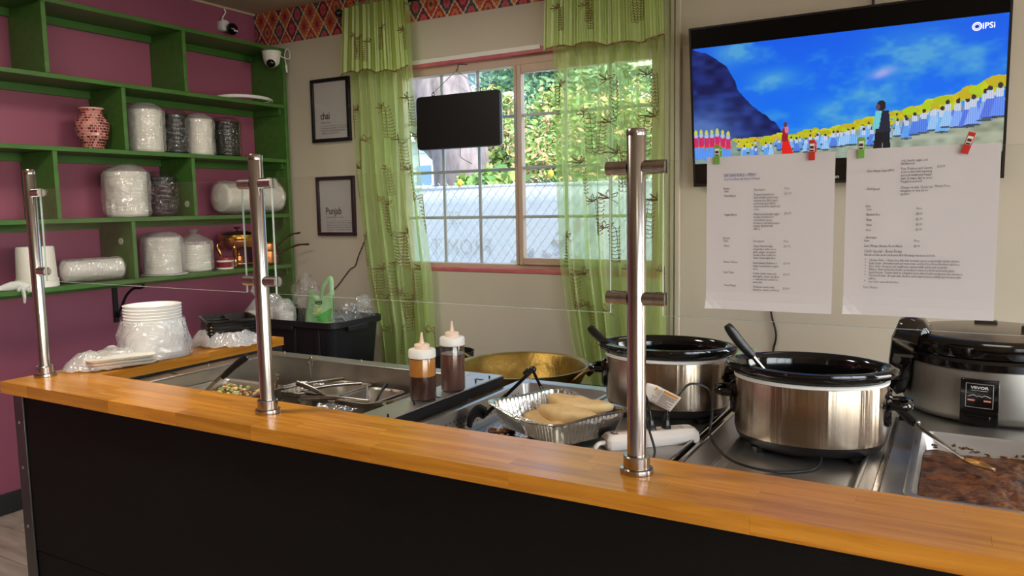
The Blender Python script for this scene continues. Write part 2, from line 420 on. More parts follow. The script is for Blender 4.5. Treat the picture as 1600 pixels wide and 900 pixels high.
# ---- walls, ceiling
struct(MB().box(XW - .12, XW, YR - .12, YW + .12, 0, ZC).build('wall_left', M_purple))
WX0, WX1, WZ0, WZ1 = -2.875, -1.255, 1.095, 2.262
w = MB()
w.box(XW, WX0, YW, YW + .14, 0, ZC); w.box(WX1, XR + .12, YW, YW + .14, 0, ZC)
w.box(WX0, WX1, YW, YW + .14, 0, WZ0); w.box(WX0, WX1, YW, YW + .14, WZ1, ZC)
struct(w.build('wall_window', M_cream))
struct(MB().box(XW, XR, YR - .12, YR, 0, ZC).build('wall_rear', M_dark_room))
# right-hand wall; its shop-front and door openings are placed for the light
w = MB(); sy0, sy1, sz0, sz1 = -3.0, 1.2, 0.4, 2.5
w.box(XR, XR + .12, YR - .12, sy0, 0, ZC); w.box(XR, XR + .12, sy1, 2.10, 0, ZC); w.box(XR, XR + .12, 3.15, YW, 0, ZC); w.box(XR, XR + .12, 2.10, 3.15, 2.45, ZC); w.box(XR, XR + .12, sy0, sy1, 0, sz0); w.box(XR, XR + .12, sy0, sy1, sz1, ZC)
struct(w.build('wall_right', M_dark_room))
f = struct(MB().box(XR + .075, XR + .085, sy0, sy1, sz0, sz1).build('window_2', M_winglass))
fm = MB()
for yy in (sy0 + .03, -1.6, -.2, sy1 - .03): fm.box(XR + .05, XR + .11, yy - .03, yy + .03, sz0, sz1)
fm.box(XR + .05, XR + .11, sy0, sy1, sz0, sz0 + .06); fm.box(XR + .05, XR + .11, sy0, sy1, sz1 - .06, sz1)
fm.build('window_frame', M_gunmetal, f)
d_o = struct(MB().box(XR + .05, XR + .09, 2.12, 2.20, .01, 2.44).box(XR + .05, XR + .09, 3.05, 3.13, .01, 2.44).box(XR + .05, XR + .09, 2.20, 3.05, .01, .15).box(XR + .05, XR + .09, 2.20, 3.05, 2.32, 2.44).build('added_door_1', M_gunmetal, bevel=.003))  # unseen door put in to give the added kitchen-side lamp an opening
MB().box(XR + .066, XR + .074, 2.20, 3.05, .15, 2.32).build('door_glass', M_winglass, d_o)
MB().cyl((XR + .03, 2.98, .95), (XR + .03, 2.98, 1.25), .012).build('door_handle', M_chrome, d_o)
struct(MB().box(XW - .12, XR + .12, YR - .12, YW + .14, ZC, ZC + .1).build('ceiling', M_ceil))
for i, (lx, ly, _) in enumerate(CEIL_LIGHTS):
    t = thing('ceiling_light', ['flat ceiling light over the dining side by the purple wall', 'flat ceiling light over the dining side by the tan wall', 'flat ceiling light above the steel well', 'flat ceiling light above the rice cooker'][i], 'light', (lx, ly, 2.65), 0, 'ceiling lights')
    MB().box(lx - .29, lx + .29, ly - .165, ly + .165, 2.655, ZC).build('housing', M_white, t, bevel=.006)
struct(MB().box(XW, XW + .012, YR, YW, 0, 0.104).build('baseboard_left', M_baseboard, bevel=.004))
struct(MB().box(XW, XR, YW - .012, YW, 0, 0.104).build('baseboard_window', M_baseboard, bevel=.004))
# thin crown line in the corner of wall and ceiling
struct(MB().box(XW, XW + .012, YR, YW, ZC - .012, ZC).build('trim_1', M_ceil))
# upright painted strip beside the right curtain
tm = MB().box(-1.225, -1.205, YW - .014, YW, .1, ZC).box(-1.20, -1.175, YW - .02, YW, .1, ZC)
struct(tm.build('trim_2', M_cream, bevel=.004))

# ---- patterned paper border above the window
def border_mat():
    m = bpy.data.materials.new('patterned_border'); m.use_nodes = True; nt = m.node_tree; b = nt.nodes['Principled BSDF']; b.inputs['Roughness'].default_value = 0.6
    N = nt.nodes; L = nt.links
    tc = N.new('ShaderNodeTexCoord'); sp = N.new('ShaderNodeSeparateXYZ'); L.new(tc.outputs['Object'], sp.inputs[0])
    def math_(op, a, b_=None, c=None):
        n = N.new('ShaderNodeMath'); n.operation = op
        for i, v in enumerate((a, b_, c)):
            if v is None: continue
            if isinstance(v, (int, float)): n.inputs[i].default_value = v
            else: L.new(v, n.inputs[i])
        return n.outputs[0]
    W, H = 0.106, 0.158
    X = math_('DIVIDE', sp.outputs[0], W); Z = math_('DIVIDE', sp.outputs[2], H)
    u = math_('ADD', X, Z); v = math_('SUBTRACT', X, Z)
    fu = math_('SUBTRACT', math_('FRACT', u), 0.5); fv = math_('SUBTRACT', math_('FRACT', v), 0.5)
    iu = math_('FLOOR', u); iv = math_('FLOOR', v)
    # scalloped diamond distance
    au = math_('ABSOLUTE', fu); av = math_('ABSOLUTE', fv)
    d = math_('MAXIMUM', au, av)
    wob = math_('MULTIPLY', math_('COSINE', math_('MULTIPLY', math_('SUBTRACT', au, av), 25.0)), 0.022)
    d2 = math_('ADD', d, wob)
    line = math_('GREATER_THAN', d2, 0.452)
    cid = N.new('ShaderNodeCombineXYZ'); L.new(math_('MODULO', math_('ADD', iu, 300.0), 3.0), cid.inputs[0]); L.new(math_('MODULO', math_('ADD', iv, 300.0), 4.0), cid.inputs[1])
    wn = N.new('ShaderNodeTexWhiteNoise'); wn.noise_dimensions = '3D'; L.new(cid.outputs[0], wn.inputs['Vector'])
    def ramp(stops, fac):
        r = N.new('ShaderNodeValToRGB'); r.color_ramp.interpolation = 'CONSTANT'; e = r.color_ramp.elements
        while len(e) > 1: e.remove(e[-1])
        e[0].position = stops[0][0]; e[0].color = stops[0][1]
        for p, c_ in stops[1:]:
            k = e.new(p); k.color = c_
        L.new(fac, r.inputs[0]); return r.outputs[0]
    red, org, navy, mar, teal, pnk = srgb(190, 72, 66), srgb(212, 122, 70), srgb(62, 56, 104), srgb(128, 40, 62), srgb(74, 92, 98), srgb(206, 84, 96)
    outer = ramp([(0, teal), (.22, red), (.42, navy), (.55, org), (.78, mar)], wn.outputs[0])
    inner = ramp([(0, pnk), (.22, org), (.42, navy), (.55, red), (.78, pnk)], wn.outputs[0])
    core = ramp([(0, red), (.25, teal), (.5, mar), (.75, red)], wn.outputs[0])
    rr = math_('SQRT', math_('ADD', math_('MULTIPLY', fu, fu), math_('MULTIPLY', fv, fv)))
    ang = math_('ARCTAN2', fu, fv)
    pet = math_('MULTIPLY', math_('COSINE', math_('MULTIPLY', ang, 8.0)), 0.03)
    def mixc(f, a, c_):
        n = N.new('ShaderNodeMix'); n.data_type = 'RGBA'; L.new(f, n.inputs[0])
        for i, v_ in ((6, a), (7, c_)):
            if isinstance(v_, tuple): n.inputs[i].default_value = v_
            else: L.new(v_, n.inputs[i])
        return n.outputs[2]
    c1 = mixc(math_('LESS_THAN', math_('ADD', rr, pet), 0.30), outer, inner)
    c2 = mixc(math_('LESS_THAN', math_('ADD', rr, pet), 0.13), c1, core)
    dots = math_('MULTIPLY', math_('GREATER_THAN', math_('COSINE', math_('MULTIPLY', ang, 12.0)), 0.55), math_('MULTIPLY', math_('GREATER_THAN', rr, 0.34), math_('LESS_THAN', rr, 0.42)))
    c3 = mixc(dots, c2, srgb(58, 40, 60))
    c4 = mixc(line, c3, srgb(222, 190, 150))
    L.new(c4, b.inputs['Base Color'])
    return m
struct(MB().box(XW + .001, XR, YW - .003, YW, 2.487, ZC).build('trim_3', border_mat()))

# ---- the window (structure)
wf = MB()
ya, yb = YW + .03, YW + .10
wf.box(WX0, WX1, ya, yb, WZ0, WZ0 + .035); wf.box(WX0, WX1, ya, yb, WZ1 - .075, WZ1)
wf.box(WX0, WX0 + .035, ya, yb, WZ0 + .035, WZ1 - .075); wf.box(WX1 - .035, WX1, ya, yb, WZ0 + .035, WZ1 - .075)
win = struct(wf.build('window_1', M_vinyl, bevel=.004))
# meeting stile and right-hand sliding sash in front of it
sm = MB().box(-2.098, -2.078, YW + .02, YW + .06, WZ0 + .035, WZ1 - .075).box(-2.072, -2.046, YW + .008, YW + .05, WZ0 + .035, WZ1 - .075)
sm.build('meeting_stile', M_vinyl, win, bevel=.004)
sr = MB(); xs0, xs1 = -2.046, WX1 - .035
sr.box(xs0, xs1, YW + .01, YW + .05, WZ0 + .035, WZ0 + .072); sr.box(xs0, xs1, YW + .01, YW + .05, WZ1 - .12, WZ1 - .075); sr.box(xs1 - .035, xs1, YW + .01, YW + .05, WZ0 + .072, WZ1 - .12)
sr.build('sliding_sash', M_vinyl, win, bevel=.004)
def muntin(x0, x1, z0, z1, yy): return MB().box(x0, x1, yy, yy + .012, z0, z1).build('muntin', M_muntin, win, bevel=.003)
zb, zt = WZ0 + .035, WZ1 - .075
for xx in (-2.592, -2.350): muntin(xx - .009, xx + .009, zb, zt, YW + .066)
for zz in (1.930, 1.646, 1.387): muntin(WX0 + .035, -2.10, zz - .008, zz + .008, YW + .067)
for xx in (-1.795, -1.548): muntin(xx - .009, xx + .009, zb + .037, zt - .045, YW + .026)
for zz in (1.924, 1.648, 1.388): muntin(xs0, xs1 - .035, zz - .008, zz + .008, YW + .027)
def winpane(x0, x1, z0, z1, yy): MB().box(x0, x1, yy, yy + .004, z0, z1).build('pane', M_winglass, win)
winpane(WX0 + .036, -2.099, zb, zt, YW + .080)
winpane(xs0 + .001, xs1 - .036, zb + .038, zt - .046, YW + .040)
# painted pink reveal at head and sill
struct(MB().box(WX0, WX1, YW - .002, YW + .03, WZ1 - .03, WZ1).build('trim_4', M_pink, bevel=.004))
struct(MB().box(WX0, WX1, YW - .004, YW + .03, WZ0 - .012, WZ0 + .012).build('trim_5', M_pink, bevel=.005))
struct(MB().box(WX0, -1.92, YW - .006, YW - .0025, WZ1 - .012, WZ1 + .012).build('trim_6', M_white, bevel=.002))
# =================================================================== green shelf unit on the purple wall
XS = -3.705; T = .022; YL, YE = 0.95, 3.642
SZ = [2.445, 2.10, 1.765, 1.424, 1.105]
shelf = thing('shelf_unit', 'tall green painted wooden shelf unit covering the purple wall', 'shelf', (XW + .14, (YL + YE) / 2, SZ[-1] - T))
for z in SZ:
    MB().box(XW + .001, XS, YL, YE - .024, z - T, z).build('shelf_board', M_green, shelf, bevel=.002)
def divider(y, zlo, zhi):
    MB().box(XW + .001, XS + .001, y - T / 2, y + T / 2, zlo, zhi).build('divider', M_green, shelf, bevel=.002)
for y in (2.155, 2.908, 1.40): divider(y, SZ[1], SZ[0] - T)
for y in (2.530, 1.75): divider(y, SZ[2], SZ[1] - T)
for y in (2.158, 2.922, 1.40): divider(y, SZ[3], SZ[2] - T)
for y in (2.536, 1.75): divider(y, SZ[4], SZ[3] - T)
MB().box(XW + .001, XS + .004, YE - .024, YE, 0.84, SZ[0]).build('end_panel', M_green, shelf, bevel=.002)
MB().box(XW + .001, XS + .004, YL - .024, YL, SZ[4] - T, SZ[0]).build('end_panel', M_green, shelf, bevel=.002)
for i, z in enumerate(SZ):
    MB().box(XW + .001, XW + .020, YL, YE - .025, z - T - .038, z - T).build('wall_cleat', M_green, shelf)
for z in SZ[1:]:
    MB().box(XW + .02, XS - .03, YE - .042, YE - .0245, z - T - .04, z - T).build('end_cleat', M_green, shelf)
for (x, y, z) in ((-3.80, 2.5245, 1.30), (-3.76, 2.9105, 1.49)):
    MB().cyl((x, y, z), (x, y - .005, z), .017, seg=18).build('hole_cap', mat('cap_grey', srgb(170, 176, 160), .5), shelf)
def iron_bracket(y, label):
    b = MB()
    b.box(XW + .001, XW + .010, y - .014, y + .014, .855, SZ[4] - T - .001)
    b.box(XW + .010, XS - .02, y - .012, y + .012, SZ[4] - T - .010, SZ[4] - T - .001)
    b.tube(bez([(XW + .012, y, .885), (XW + .05, y, .93), (XW + .10, y, 1.0), (XW + .17, y, 1.045), (XS - .05, y, 1.05), (XS - .022, y, 1.062), (XS - .035, y, 1.074)], 40), .007, 8)
    b.tube(arc((XW + .024, y, .90), .016, 0, 2 * PI, 14), .005, 8)
    b.build('bracket', M_iron, shelf, label=label)
iron_bracket(2.585, 'black scrolled iron bracket under the lowest shelf')
iron_bracket(1.45, 'black scrolled iron bracket under the lowest shelf')

# ------------------------------------------------------------------- wrapped stacks
def bag_mesh(c, r, h, seed, amp=.10, top='fold', sx=1.0, sy=1.0, seg=40, rings=20):
    mb = MB(); c = Vector(c); prof = []
    for i in range(rings + 1):
        t = i / rings
        if t < .06: rr = r * (.86 + .14 * t / .06)
        elif t < .80: rr = r
        else:
            q = (t - .80) / .20
            rr = r * (1 - q * q * (.55 if top == 'fold' else .86)) if top != 'cone' else r * (1 - q * .8)
        prof.append((rr, h * t))
    S = Vector((seed * 3.1, seed * 1.7, seed * .9))
    rj = random.Random(seed * 31 + 5)
    def fn(rr, z, a):
        d = Vector((math.cos(a), math.sin(a), 0))
        p = d * 1.5 + Vector((0, 0, z / h * 2.2)) + S
        n = 1 - abs(noise.noise(p)) * 2.4
        n2 = 1 - abs(noise.noise(Vector((d.x * 3.4 + z * 9, d.y * 3.4 - z * 6, z / h * 3.0)) + S)) * 2.2
        return max(.002, rr * (1 + amp * (.45 * n + .55 * n2 - .55) + rj.uniform(-.022, .022)))
    mb.lathe(prof, c, seg, sx, sy, fn=fn, caps=True)
    return mb
def stack_prof(r, h, n, taper=.04):
    prof = [(0, 0)]
    for i in range(n):
        z0 = h * i / n; z1 = h * (i + 1) / n
        prof += [(r * (1 - taper), z0), (r, z0 + (z1 - z0) * .55), (r, z1 - (z1 - z0) * .12), (r * (1 - taper), z1)]
    prof.append((0, h)); return prof
def wrapped(name, label, group, x, y, z, r, h, inner, filmm, seed, amp=.10, top='fold', n=10, tie=False, innerr=.86, innerh=.86):
    t = thing(name, label, 'wrapped stack', (x, y, z), 0, group)
    MB().lathe(stack_prof(r * innerr, h * innerh, n), (x, y, z + .003), 28).build('container_stack', inner, t)
    bag = bag_mesh((x, y, z + .001), r, h, seed, amp, top).build('plastic_wrap', filmm, t, smooth=14)
    if tie:
        k = MB(); k.lathe([(r * .30, 0), (r * .10, h * .05), (r * .34, h * .13), (r * .28, h * .16), (0.001, h * .10)], (x, y, z + h * .97), 16, fn=lambda rr, zz, a: rr * (1 + .3 * math.sin(3 * a + zz * 90)))
        k.build('bag_knot', filmm, bag, smooth=60)
    return t
xm = -3.835
G2 = 'wrapped stacks on the shelf above the middle'
wrapped('wrapped_bowl_stack', 'white bowls in clear plastic wrap, leftmost of the row beside the mosaic vase', G2, xm, 2.735, SZ[2], .098, .262, M_cup, M_filmw, 1, n=14)
wrapped('wrapped_container_stack', 'black containers in clear wrap between two white stacks on the upper shelf', G2, xm, 2.912, SZ[2], .083, .250, M_blackcup, M_filmk, 2, .12, n=9)
wrapped('wrapped_bowl_stack', 'white bowls in clear wrap between two black stacks on the upper shelf', G2, xm, 3.075, SZ[2], .088, .238, M_cup, M_filmw, 3, n=12)
wrapped('wrapped_container_stack', 'black containers in clear wrap, rightmost of the upper shelf row', G2, xm, 3.262, SZ[2], .093, .238, M_blackcup, M_filmk, 4, .10, n=9)
G3 = 'wrapped stacks on the middle shelf'
wrapped('wrapped_bowl_stack', 'large white container stack in wrinkled wrap on the middle shelf', G3, xm + .01, 2.590, SZ[3], .118, .272, M_cup, M_filmw, 5, n=13)
wrapped('wrapped_container_stack', 'black container stack in shiny wrap on the middle shelf', G3, xm, 2.803, SZ[3], .092, .245, M_blackcup, M_filmk, 6, .12, n=9)
G4 = 'wrapped stacks on the lowest shelf'
wrapped('wrapped_bowl_stack', 'wide white container stack in wrap beside the divider of the lowest shelf', G4, xm + .01, 2.780, SZ[4] + .004, .112, .232, M_cup, M_filmw, 7, n=12)
wrapped('wrapped_bowl_stack', 'white container stack in a tied bag on the lowest shelf beside the red tub', G4, xm, 3.000, SZ[4], .100, .215, M_cup, M_filmw, 8, .10, 'cone', n=9, tie=True, innerh=.70)
def wrapped_roll(name, label, p0, p1, r, seed, filmm, n=16, ir=.85):
    p0 = Vector(p0); p1 = Vector(p1); d = p1 - p0; L = d.length; R = d.to_track_quat('Z', 'Y').to_matrix()
    t = thing(name, label, 'wrapped stack', (p0 + p1) / 2 - Vector((0, 0, r)))
    prof = [(0, 0)] + [(r * ir * (1 - .05 * (i % 2)), L * (.04 + .92 * i / n)) for i in range(n + 1)] + [(r * ir * .5, L * .985), (0, L * .985)]
    MB().lathe(prof, p0, 26, R=R).build('cup_stack', M_cup, t)
    S = Vector((seed, seed * 2, seed * 3))
    def fn(rr, z, a):
        p = Vector((math.cos(a), math.sin(a), 0)) * 1.9 + Vector((0, 0, z / L * 4)) + S
        return max(.002, rr * (1 + .06 * (1.2 - abs(noise.noise(p)) * 2.6 - abs(noise.noise(p * 2.7)) * 1.2) + rj.uniform(-.02, .02)))
    rj = random.Random(seed * 7)
    prof = [(r * .25, -.012), (r * .8, .004)] + [(r * .95, L * (.05 + .9 * i / 20)) for i in range(21)] + [(r * .85, L * .985), (r * .4, L + .01), (r * .1, L + .014)]
    MB().lathe(prof, p0, 34, R=R, fn=fn).build('plastic_wrap', filmm, t, smooth=14)
    return t
wrapped_roll('wrapped_cup_sleeve', 'fat sleeve of foam cups lying in clear wrap at the end of the middle shelf', (-3.80, 3.155, SZ[3] + .103), (-3.77, 3.592, SZ[3] + .103), .098, 9, M_filmw)
wrapped_roll('wrapped_cup_sleeve', 'long sleeve of foam cups lying in wrap beside the white bucket', (-3.80, 2.20, SZ[4] + .062), (-3.775, 2.50, SZ[4] + .062), .059, 11, M_filmw)

# ------------------------------------------------------------------- mosaic vase
vz = SZ[2]; vy = 2.425; vx = -3.82
def vr(t):
    P = [(0, .044), (.12, .050), (.35, .069), (.55, .077), (.68, .074), (.80, .054), (.88, .046), (1.0, .058)]
    for (a, ra), (b, rb) in zip(P, P[1:]):
        if t <= b:
            q = (t - a) / (b - a); q = q * q * (3 - 2 * q); return ra + (rb - ra) * q
    return P[-1][1]
VH = .208
v = thing('mosaic_vase', 'small vase covered in pink and red mosaic tiles', 'vase', (vx, vy, vz))
prof = [(0, 0)] + [(vr(i / 24), VH * i / 24) for i in range(25)] + [(vr(1) - .006, VH), (vr(.9) - .006, VH * .9), (vr(.7) - .01, VH * .7), (0, VH * .6)]
MB().lathe(prof, (vx, vy, vz), 32).build('vase_body', mat('grout', srgb(226, 186, 172), .7), v)
tl = MB(); rows = 15
for i in range(rows):
    t0 = .01 + .97 * i / rows; t1 = .01 + .97 * (i + .78) / rows
    nseg = 26
    for k in range(nseg):
        a0 = 2 * PI * (k + .5 * (i % 2)) / nseg; a1 = a0 + 2 * PI / nseg * .80
        q = random.random(); mi = 0 if q < .34 else 1 if q < .66 else 2 if q < .93 else 3
        pts = []
        for dr in (0.0002, .0022):
            for t, a in ((t0, a0), (t0, a1), (t1, a1), (t1, a0)):
                rr = vr(t) + dr; pts.append((vx + rr * math.cos(a), vy + rr * math.sin(a), vz + VH * t))
        tl.add(pts, [(4, 5, 6, 7), (0, 1, 5, 4), (1, 2, 6, 5), (2, 3, 7, 6), (3, 0, 4, 7)], mi)
tl.build('mosaic_tiles', [mat('tile_pink', srgb(206, 132, 128), .15), mat('tile_red', srgb(158, 64, 62), .15), mat('tile_maroon', srgb(92, 36, 40), .15), mat('tile_mirror', srgb(230, 230, 235), .05, 1.0)], v, smooth=0, kind='stuff', label='pink, red and mirror mosaic tiles')

# ------------------------------------------------------------------- other things on the shelves
rg = MB(); R = Matrix.Rotation(math.radians(-3.5), 3, 'Y')
ringpts = [Vector((-3.842, 3.425, SZ[1] + .020)) + R @ Vector((.125 * math.cos(a), .185 * math.sin(a), .0)) for a in [2 * PI * k / 48 for k in range(48)]]
rg.tube(ringpts, .0105, 8, closed=True)
rg.build('plastic_hoop', M_dishwhite, label='thin white plastic hoop lying on the second shelf from the top', cat='hoop')
hb = MB().box(-3.80, -3.765, 3.375, 3.465, SZ[2], SZ[2] + .022)
hb.build('wooden_block', mat('dusty_wood', srgb(120, 98, 82), .7, var=.2, vscale=20), bevel=.004, label='small flat brown wooden block beside the rightmost black wrapped stack', cat='block')

bk = thing('white_bucket', 'white plastic bucket upside down at the end of the lowest shelf', 'bucket', (-3.80, 2.083, SZ[4]))
MB().lathe([(.086, .040), (.080, .186), (.076, .192), (0, .192)], (-3.80, 2.083, SZ[4]), 36).build('bucket_body', M_cup, bk)
MB().lathe([(.089, 0), (.092, .003), (.090, .038), (.086, .041), (.083, .040), (.084, 0)], (-3.80, 2.083, SZ[4]), 36).build('rim_band', M_cup, bk)
# glove
g = MB(); gx = XS + .004
R0 = Matrix.Identity(3)
g.tube(bez([(-3.74, 1.862, SZ[4] + .008), (-3.735, 1.895, SZ[4] + .016), (-3.725, 1.935, SZ[4] + .022), (-3.715, 1.965, SZ[4] + .020), (XS + .006, 1.985, SZ[4] + .004)], 20), [.006 + .016 * min(1, k / 9) for k in range(21)], 10, flat=.6)
for (y1, z1, y0) in ((1.958, -.060, 1.962), (1.985, -.012, 1.975), (2.020, -.030, 1.985), (2.045, -.020, 1.992), (1.930, .000, 1.955)):
    g.tube(bez([(XS - .008, y0, SZ[4] + .014), (gx + .010, (y0 + y1) / 2, SZ[4] + .5 * z1 + .008), (gx + .012, y1, SZ[4] + z1)], 12), [.0125, .013, .013, .0125, .012, .0125, .0115, .0115, .011, .010, .010, .009, .005][:13], 9, flat=.62)
g.build('latex_glove', film('latex', (.92, .93, .89, 1), .62, .35), subsurf=1, label='crumpled white latex glove hanging over the lowest shelf edge', cat='glove')
# flat lid under the wide stack
MB().lathe([(0, 0), (.115, 0), (.122, .004), (.120, .006), (.105, .0045), (0, .0045)], (-3.815, 2.78, SZ[4] - .0005), 36).build('white_lid', M_dishwhite, label='flat white lid under the wide wrapped stack', cat='plate')
tb = thing('red_tub', 'small red and white tub beside the brass chafing dish', 'tub', (-3.80, 3.178, SZ[4]))
MB().lathe([(0, 0), (.046, 0), (.047, .010), (.050, .046), (0, .046)], (-3.80, 3.178, SZ[4]), 28).build('tub_body', mat('tub_red', srgb(128, 28, 38), .35), tb)
MB().lathe([(.0475, .001), (.0480, .010), (.0465, .010), (.046, .001)], (-3.80, 3.178, SZ[4]), 28).build('base_band', M_white, tb)
MB().lathe([(.0505, .0435), (.0515, .053), (.050, .0535), (.0495, .0435)], (-3.80, 3.178, SZ[4]), 28).build('rim_band', M_white, tb)
MB().lathe([(.0525, .0545), (.0525, .068), (.050, .070), (0, .070)], (-3.80, 3.178, SZ[4]), 28).build('lid', mat('tub_lid', srgb(140, 34, 44), .4), tb)
tx2 = MB()
for k, (w_, zz) in enumerate(((.026, .036), (.022, .028), (.026, .018))):
    tx2.box(-3.80 + .0500, -3.80 + .0512, 3.190 - w_ / 2 + .004, 3.190 + w_ / 2 + .004, SZ[4] + zz - .001, SZ[4] + zz + .001)
tx2.build('print', M_white, tb, label='white print on the tub')
# brass chafing dish
cx, cy, cz = -3.85, 3.325, SZ[4]
ch = thing('chafing_dish', 'round brass and copper chafing dish on curved legs', 'chafing dish', (cx, cy, cz))
MB().lathe([(0, .108), (.070, .110), (.098, .122), (.108, .140), (.110, .160), (.113, .162), (.113, .167), (.108, .168)], (cx, cy, cz), 40).build('bowl', M_copper, ch)
MB().lathe([(.114, .164), (.116, .170), (.116, .180), (.112, .182), (.114, .186), (.112, .197), (.100, .207), (.060, .218), (.018, .222), (0, .222)], (cx, cy, cz), 40).build('lid', M_brasspol, ch)
MB().lathe([(.005, .221), (.006, .231), (.020, .236), (.021, .241), (.014, .244), (0, .245)], (cx, cy, cz), 18).build('lid_knob', M_blackplastic, ch)
for a in (-.9, .95, 2.4, 4.1):
    d = Vector((math.cos(a), math.sin(a), 0)); c0 = Vector((cx, cy, cz))
    MB().tube(bez([c0 + d * .112 + Vector((0, 0, .150)), c0 + d * .122 + Vector((0, 0, .128)), c0 + d * .108 + Vector((0, 0, .095)), c0 + d * .098 + Vector((0, 0, .055)), c0 + d * .105 + Vector((0, 0, .020)), c0 + d * .112 + Vector((0, 0, .0055))], 24), [.006 + .006 * math.exp(-((k - 7) / 4) ** 2) for k in range(26)], 9).build('leg', M_brasspol, ch)
MB().lathe([(0, .028), (.040, .028), (.042, .040), (.030, .041), (.030, .066), (.024, .070), (0, .070)], (cx, cy, cz), 24).build('burner', M_copper, ch)
MB().tube([Vector((cx, cy, cz + .025)) + Vector((.098 * math.cos(a), .098 * math.sin(a), 0)) for a in [2 * PI * k / 40 for k in range(40)]], .003, 6, closed=True).build('foot_ring', M_brasspol, ch)
# copper pans nested
px, py, pz = -3.80, 3.505, SZ[4]
for i, (r0, zz, ang, tilt, hp, lab) in enumerate(((.072, 0.0, -.10, 0, (.0, .0, .0), 'lower of the two nested copper saucepans'), (.066, .062, .12, 0, (0, 0, 0), 'upper of the two nested copper saucepans'))):
    z0 = pz + zz + (0 if i == 0 else .0)
    p = thing('copper_saucepan', lab + ' at the end of the lowest shelf', 'saucepan', (px, py, z0), 0, 'nested copper saucepans')
    MB().lathe([(0, 0), (r0 * .86, 0), (r0 * .97, .008), (r0, .02), (r0, .086), (r0 + .003, .09), (r0 - .002, .09), (r0 - .003, .02), (0, .008)] if i == 0 else
               [(0, 0), (r0 * .80, 0), (r0 * .92, .010), (r0, .04), (r0, .072), (r0 + .003, .076), (r0 - .002, .076), (r0 - .003, .04), (0, .006)], (px, py, z0), 36).build('pan_body', M_copper, p)
    zh = z0 + (.058 if i == 0 else .048)
    s = Vector((px + r0 * .92, py + r0 * .38, zh))
    e = Vector((-3.515, 3.585, pz + .128)) if i == 0 else Vector((-3.575, 3.575, pz + .200))
    MB().tube(bez([s, s.lerp(e, .3) + Vector((0, 0, .016)), s.lerp(e, .65) + Vector((0, 0, .020)), e], 24), [.0035] * 12 + [.0045 + .0006 * (k % 6) for k in range(13)], 8, flat=1.5).build('handle', M_brassdark, p)
    rv = MB()
    for dy in (-.012, .012): rv.ball(s + Vector((.001, dy, 0)), .005, seg=8, rings=6)
    rv.build('rivets', M_screw, p)
# ------------------------------------------------------------------- cameras
wc = thing('bullet_camera', 'small white wall camera with black round lens near the ceiling', 'camera', (XW, 3.47, 2.53))
MB().loft([[Vector((XW + xx, p.x, p.y)) for p in rrect(3.400, 2.572, .062 * s_, .066 * s_, .02 * s_, 0)] for xx, s_ in ((.001, .96), (.004, 1.0), (.040, 1.0), (.046, .92))]).build('camera_base', M_white, wc)
MB().ball((XW + .068, 3.427, 2.553), .036, .033, .036, 20, 14).build('camera_head', M_blackgloss, wc)
wl = MB()
for dy in (-.008, .008): wl.disc((XW + .101, 3.427 + dy, 2.538), .006, (1, -.1, -.2), 10)
wl.build('indicator_lights', M_white, wc, kind='stuff')
MB().tube(bez([(XW + .012, 3.402, 2.604), (XW + .010, 3.412, 2.63), (XW + .008, 3.434, 2.66), (XW + .008, 3.426, ZC - .013)], 16), .005, 8).build('cable', M_white, wc)
dx, dy_, dz = -3.745, 3.572, SZ[0] - T
dc = thing('dome_camera', 'white dome camera hanging under the topmost green shelf', 'camera', (dx, dy_, dz - .1))
MB().lathe([(0, 0), (.058, 0), (.060, -.006), (.057, -.012), (.046, -.070), (.034, -.086), (.0, -.09)], (dx, dy_, dz - .0005), 32).build('camera_base', M_white, dc)
d_ = Vector((.55, -.70, -.40)).normalized()
MB().ball(Vector((dx, dy_, dz - .058)) + d_ * .022, .036, seg=20, rings=14).build('camera_ball', M_white, dc)
MB().ball(Vector((dx, dy_, dz - .060)) + d_ * .032, .030, seg=20, rings=14).build('lens', M_blackgloss, dc)
cb = thing('camera_cable', 'white camera cable looped over the end of the top shelf', 'cable', (XS + .01, 3.65, 2.30))
MB().tube(bez([(dx + .05, dy_ + .01, dz - .004), (XS + .010, 3.60, dz - .03), (XS + .03, 3.645, dz - .042), (XS + .035, 3.652, dz - .012), (XS + .022, 3.650, dz + .020), (XS + .010, 3.640, dz + .008), (XS + .012, 3.630, dz - .03), (XS + .016, 3.635, dz - .085)], 48), .0032, 7).build('wire', M_white, cb)
MB().cyl((XS + .016, 3.635, dz - .080), (XS + .018, 3.637, dz - .125), .0075, .006, 10).build('connector', M_white, cb)
for i, (yy, zz) in enumerate(((1.967, 1.270), (2.19, 1.300))):
    k = MB().cyl((XW, yy, zz), (XW + .010, yy, zz), .004, .006, 10)
    k.build('wall_screw', M_screw, label=['small steel screw in the purple wall left of the white bucket', 'small steel screw in the purple wall right of the white bucket'][i], cat='screw', group='wall screws')

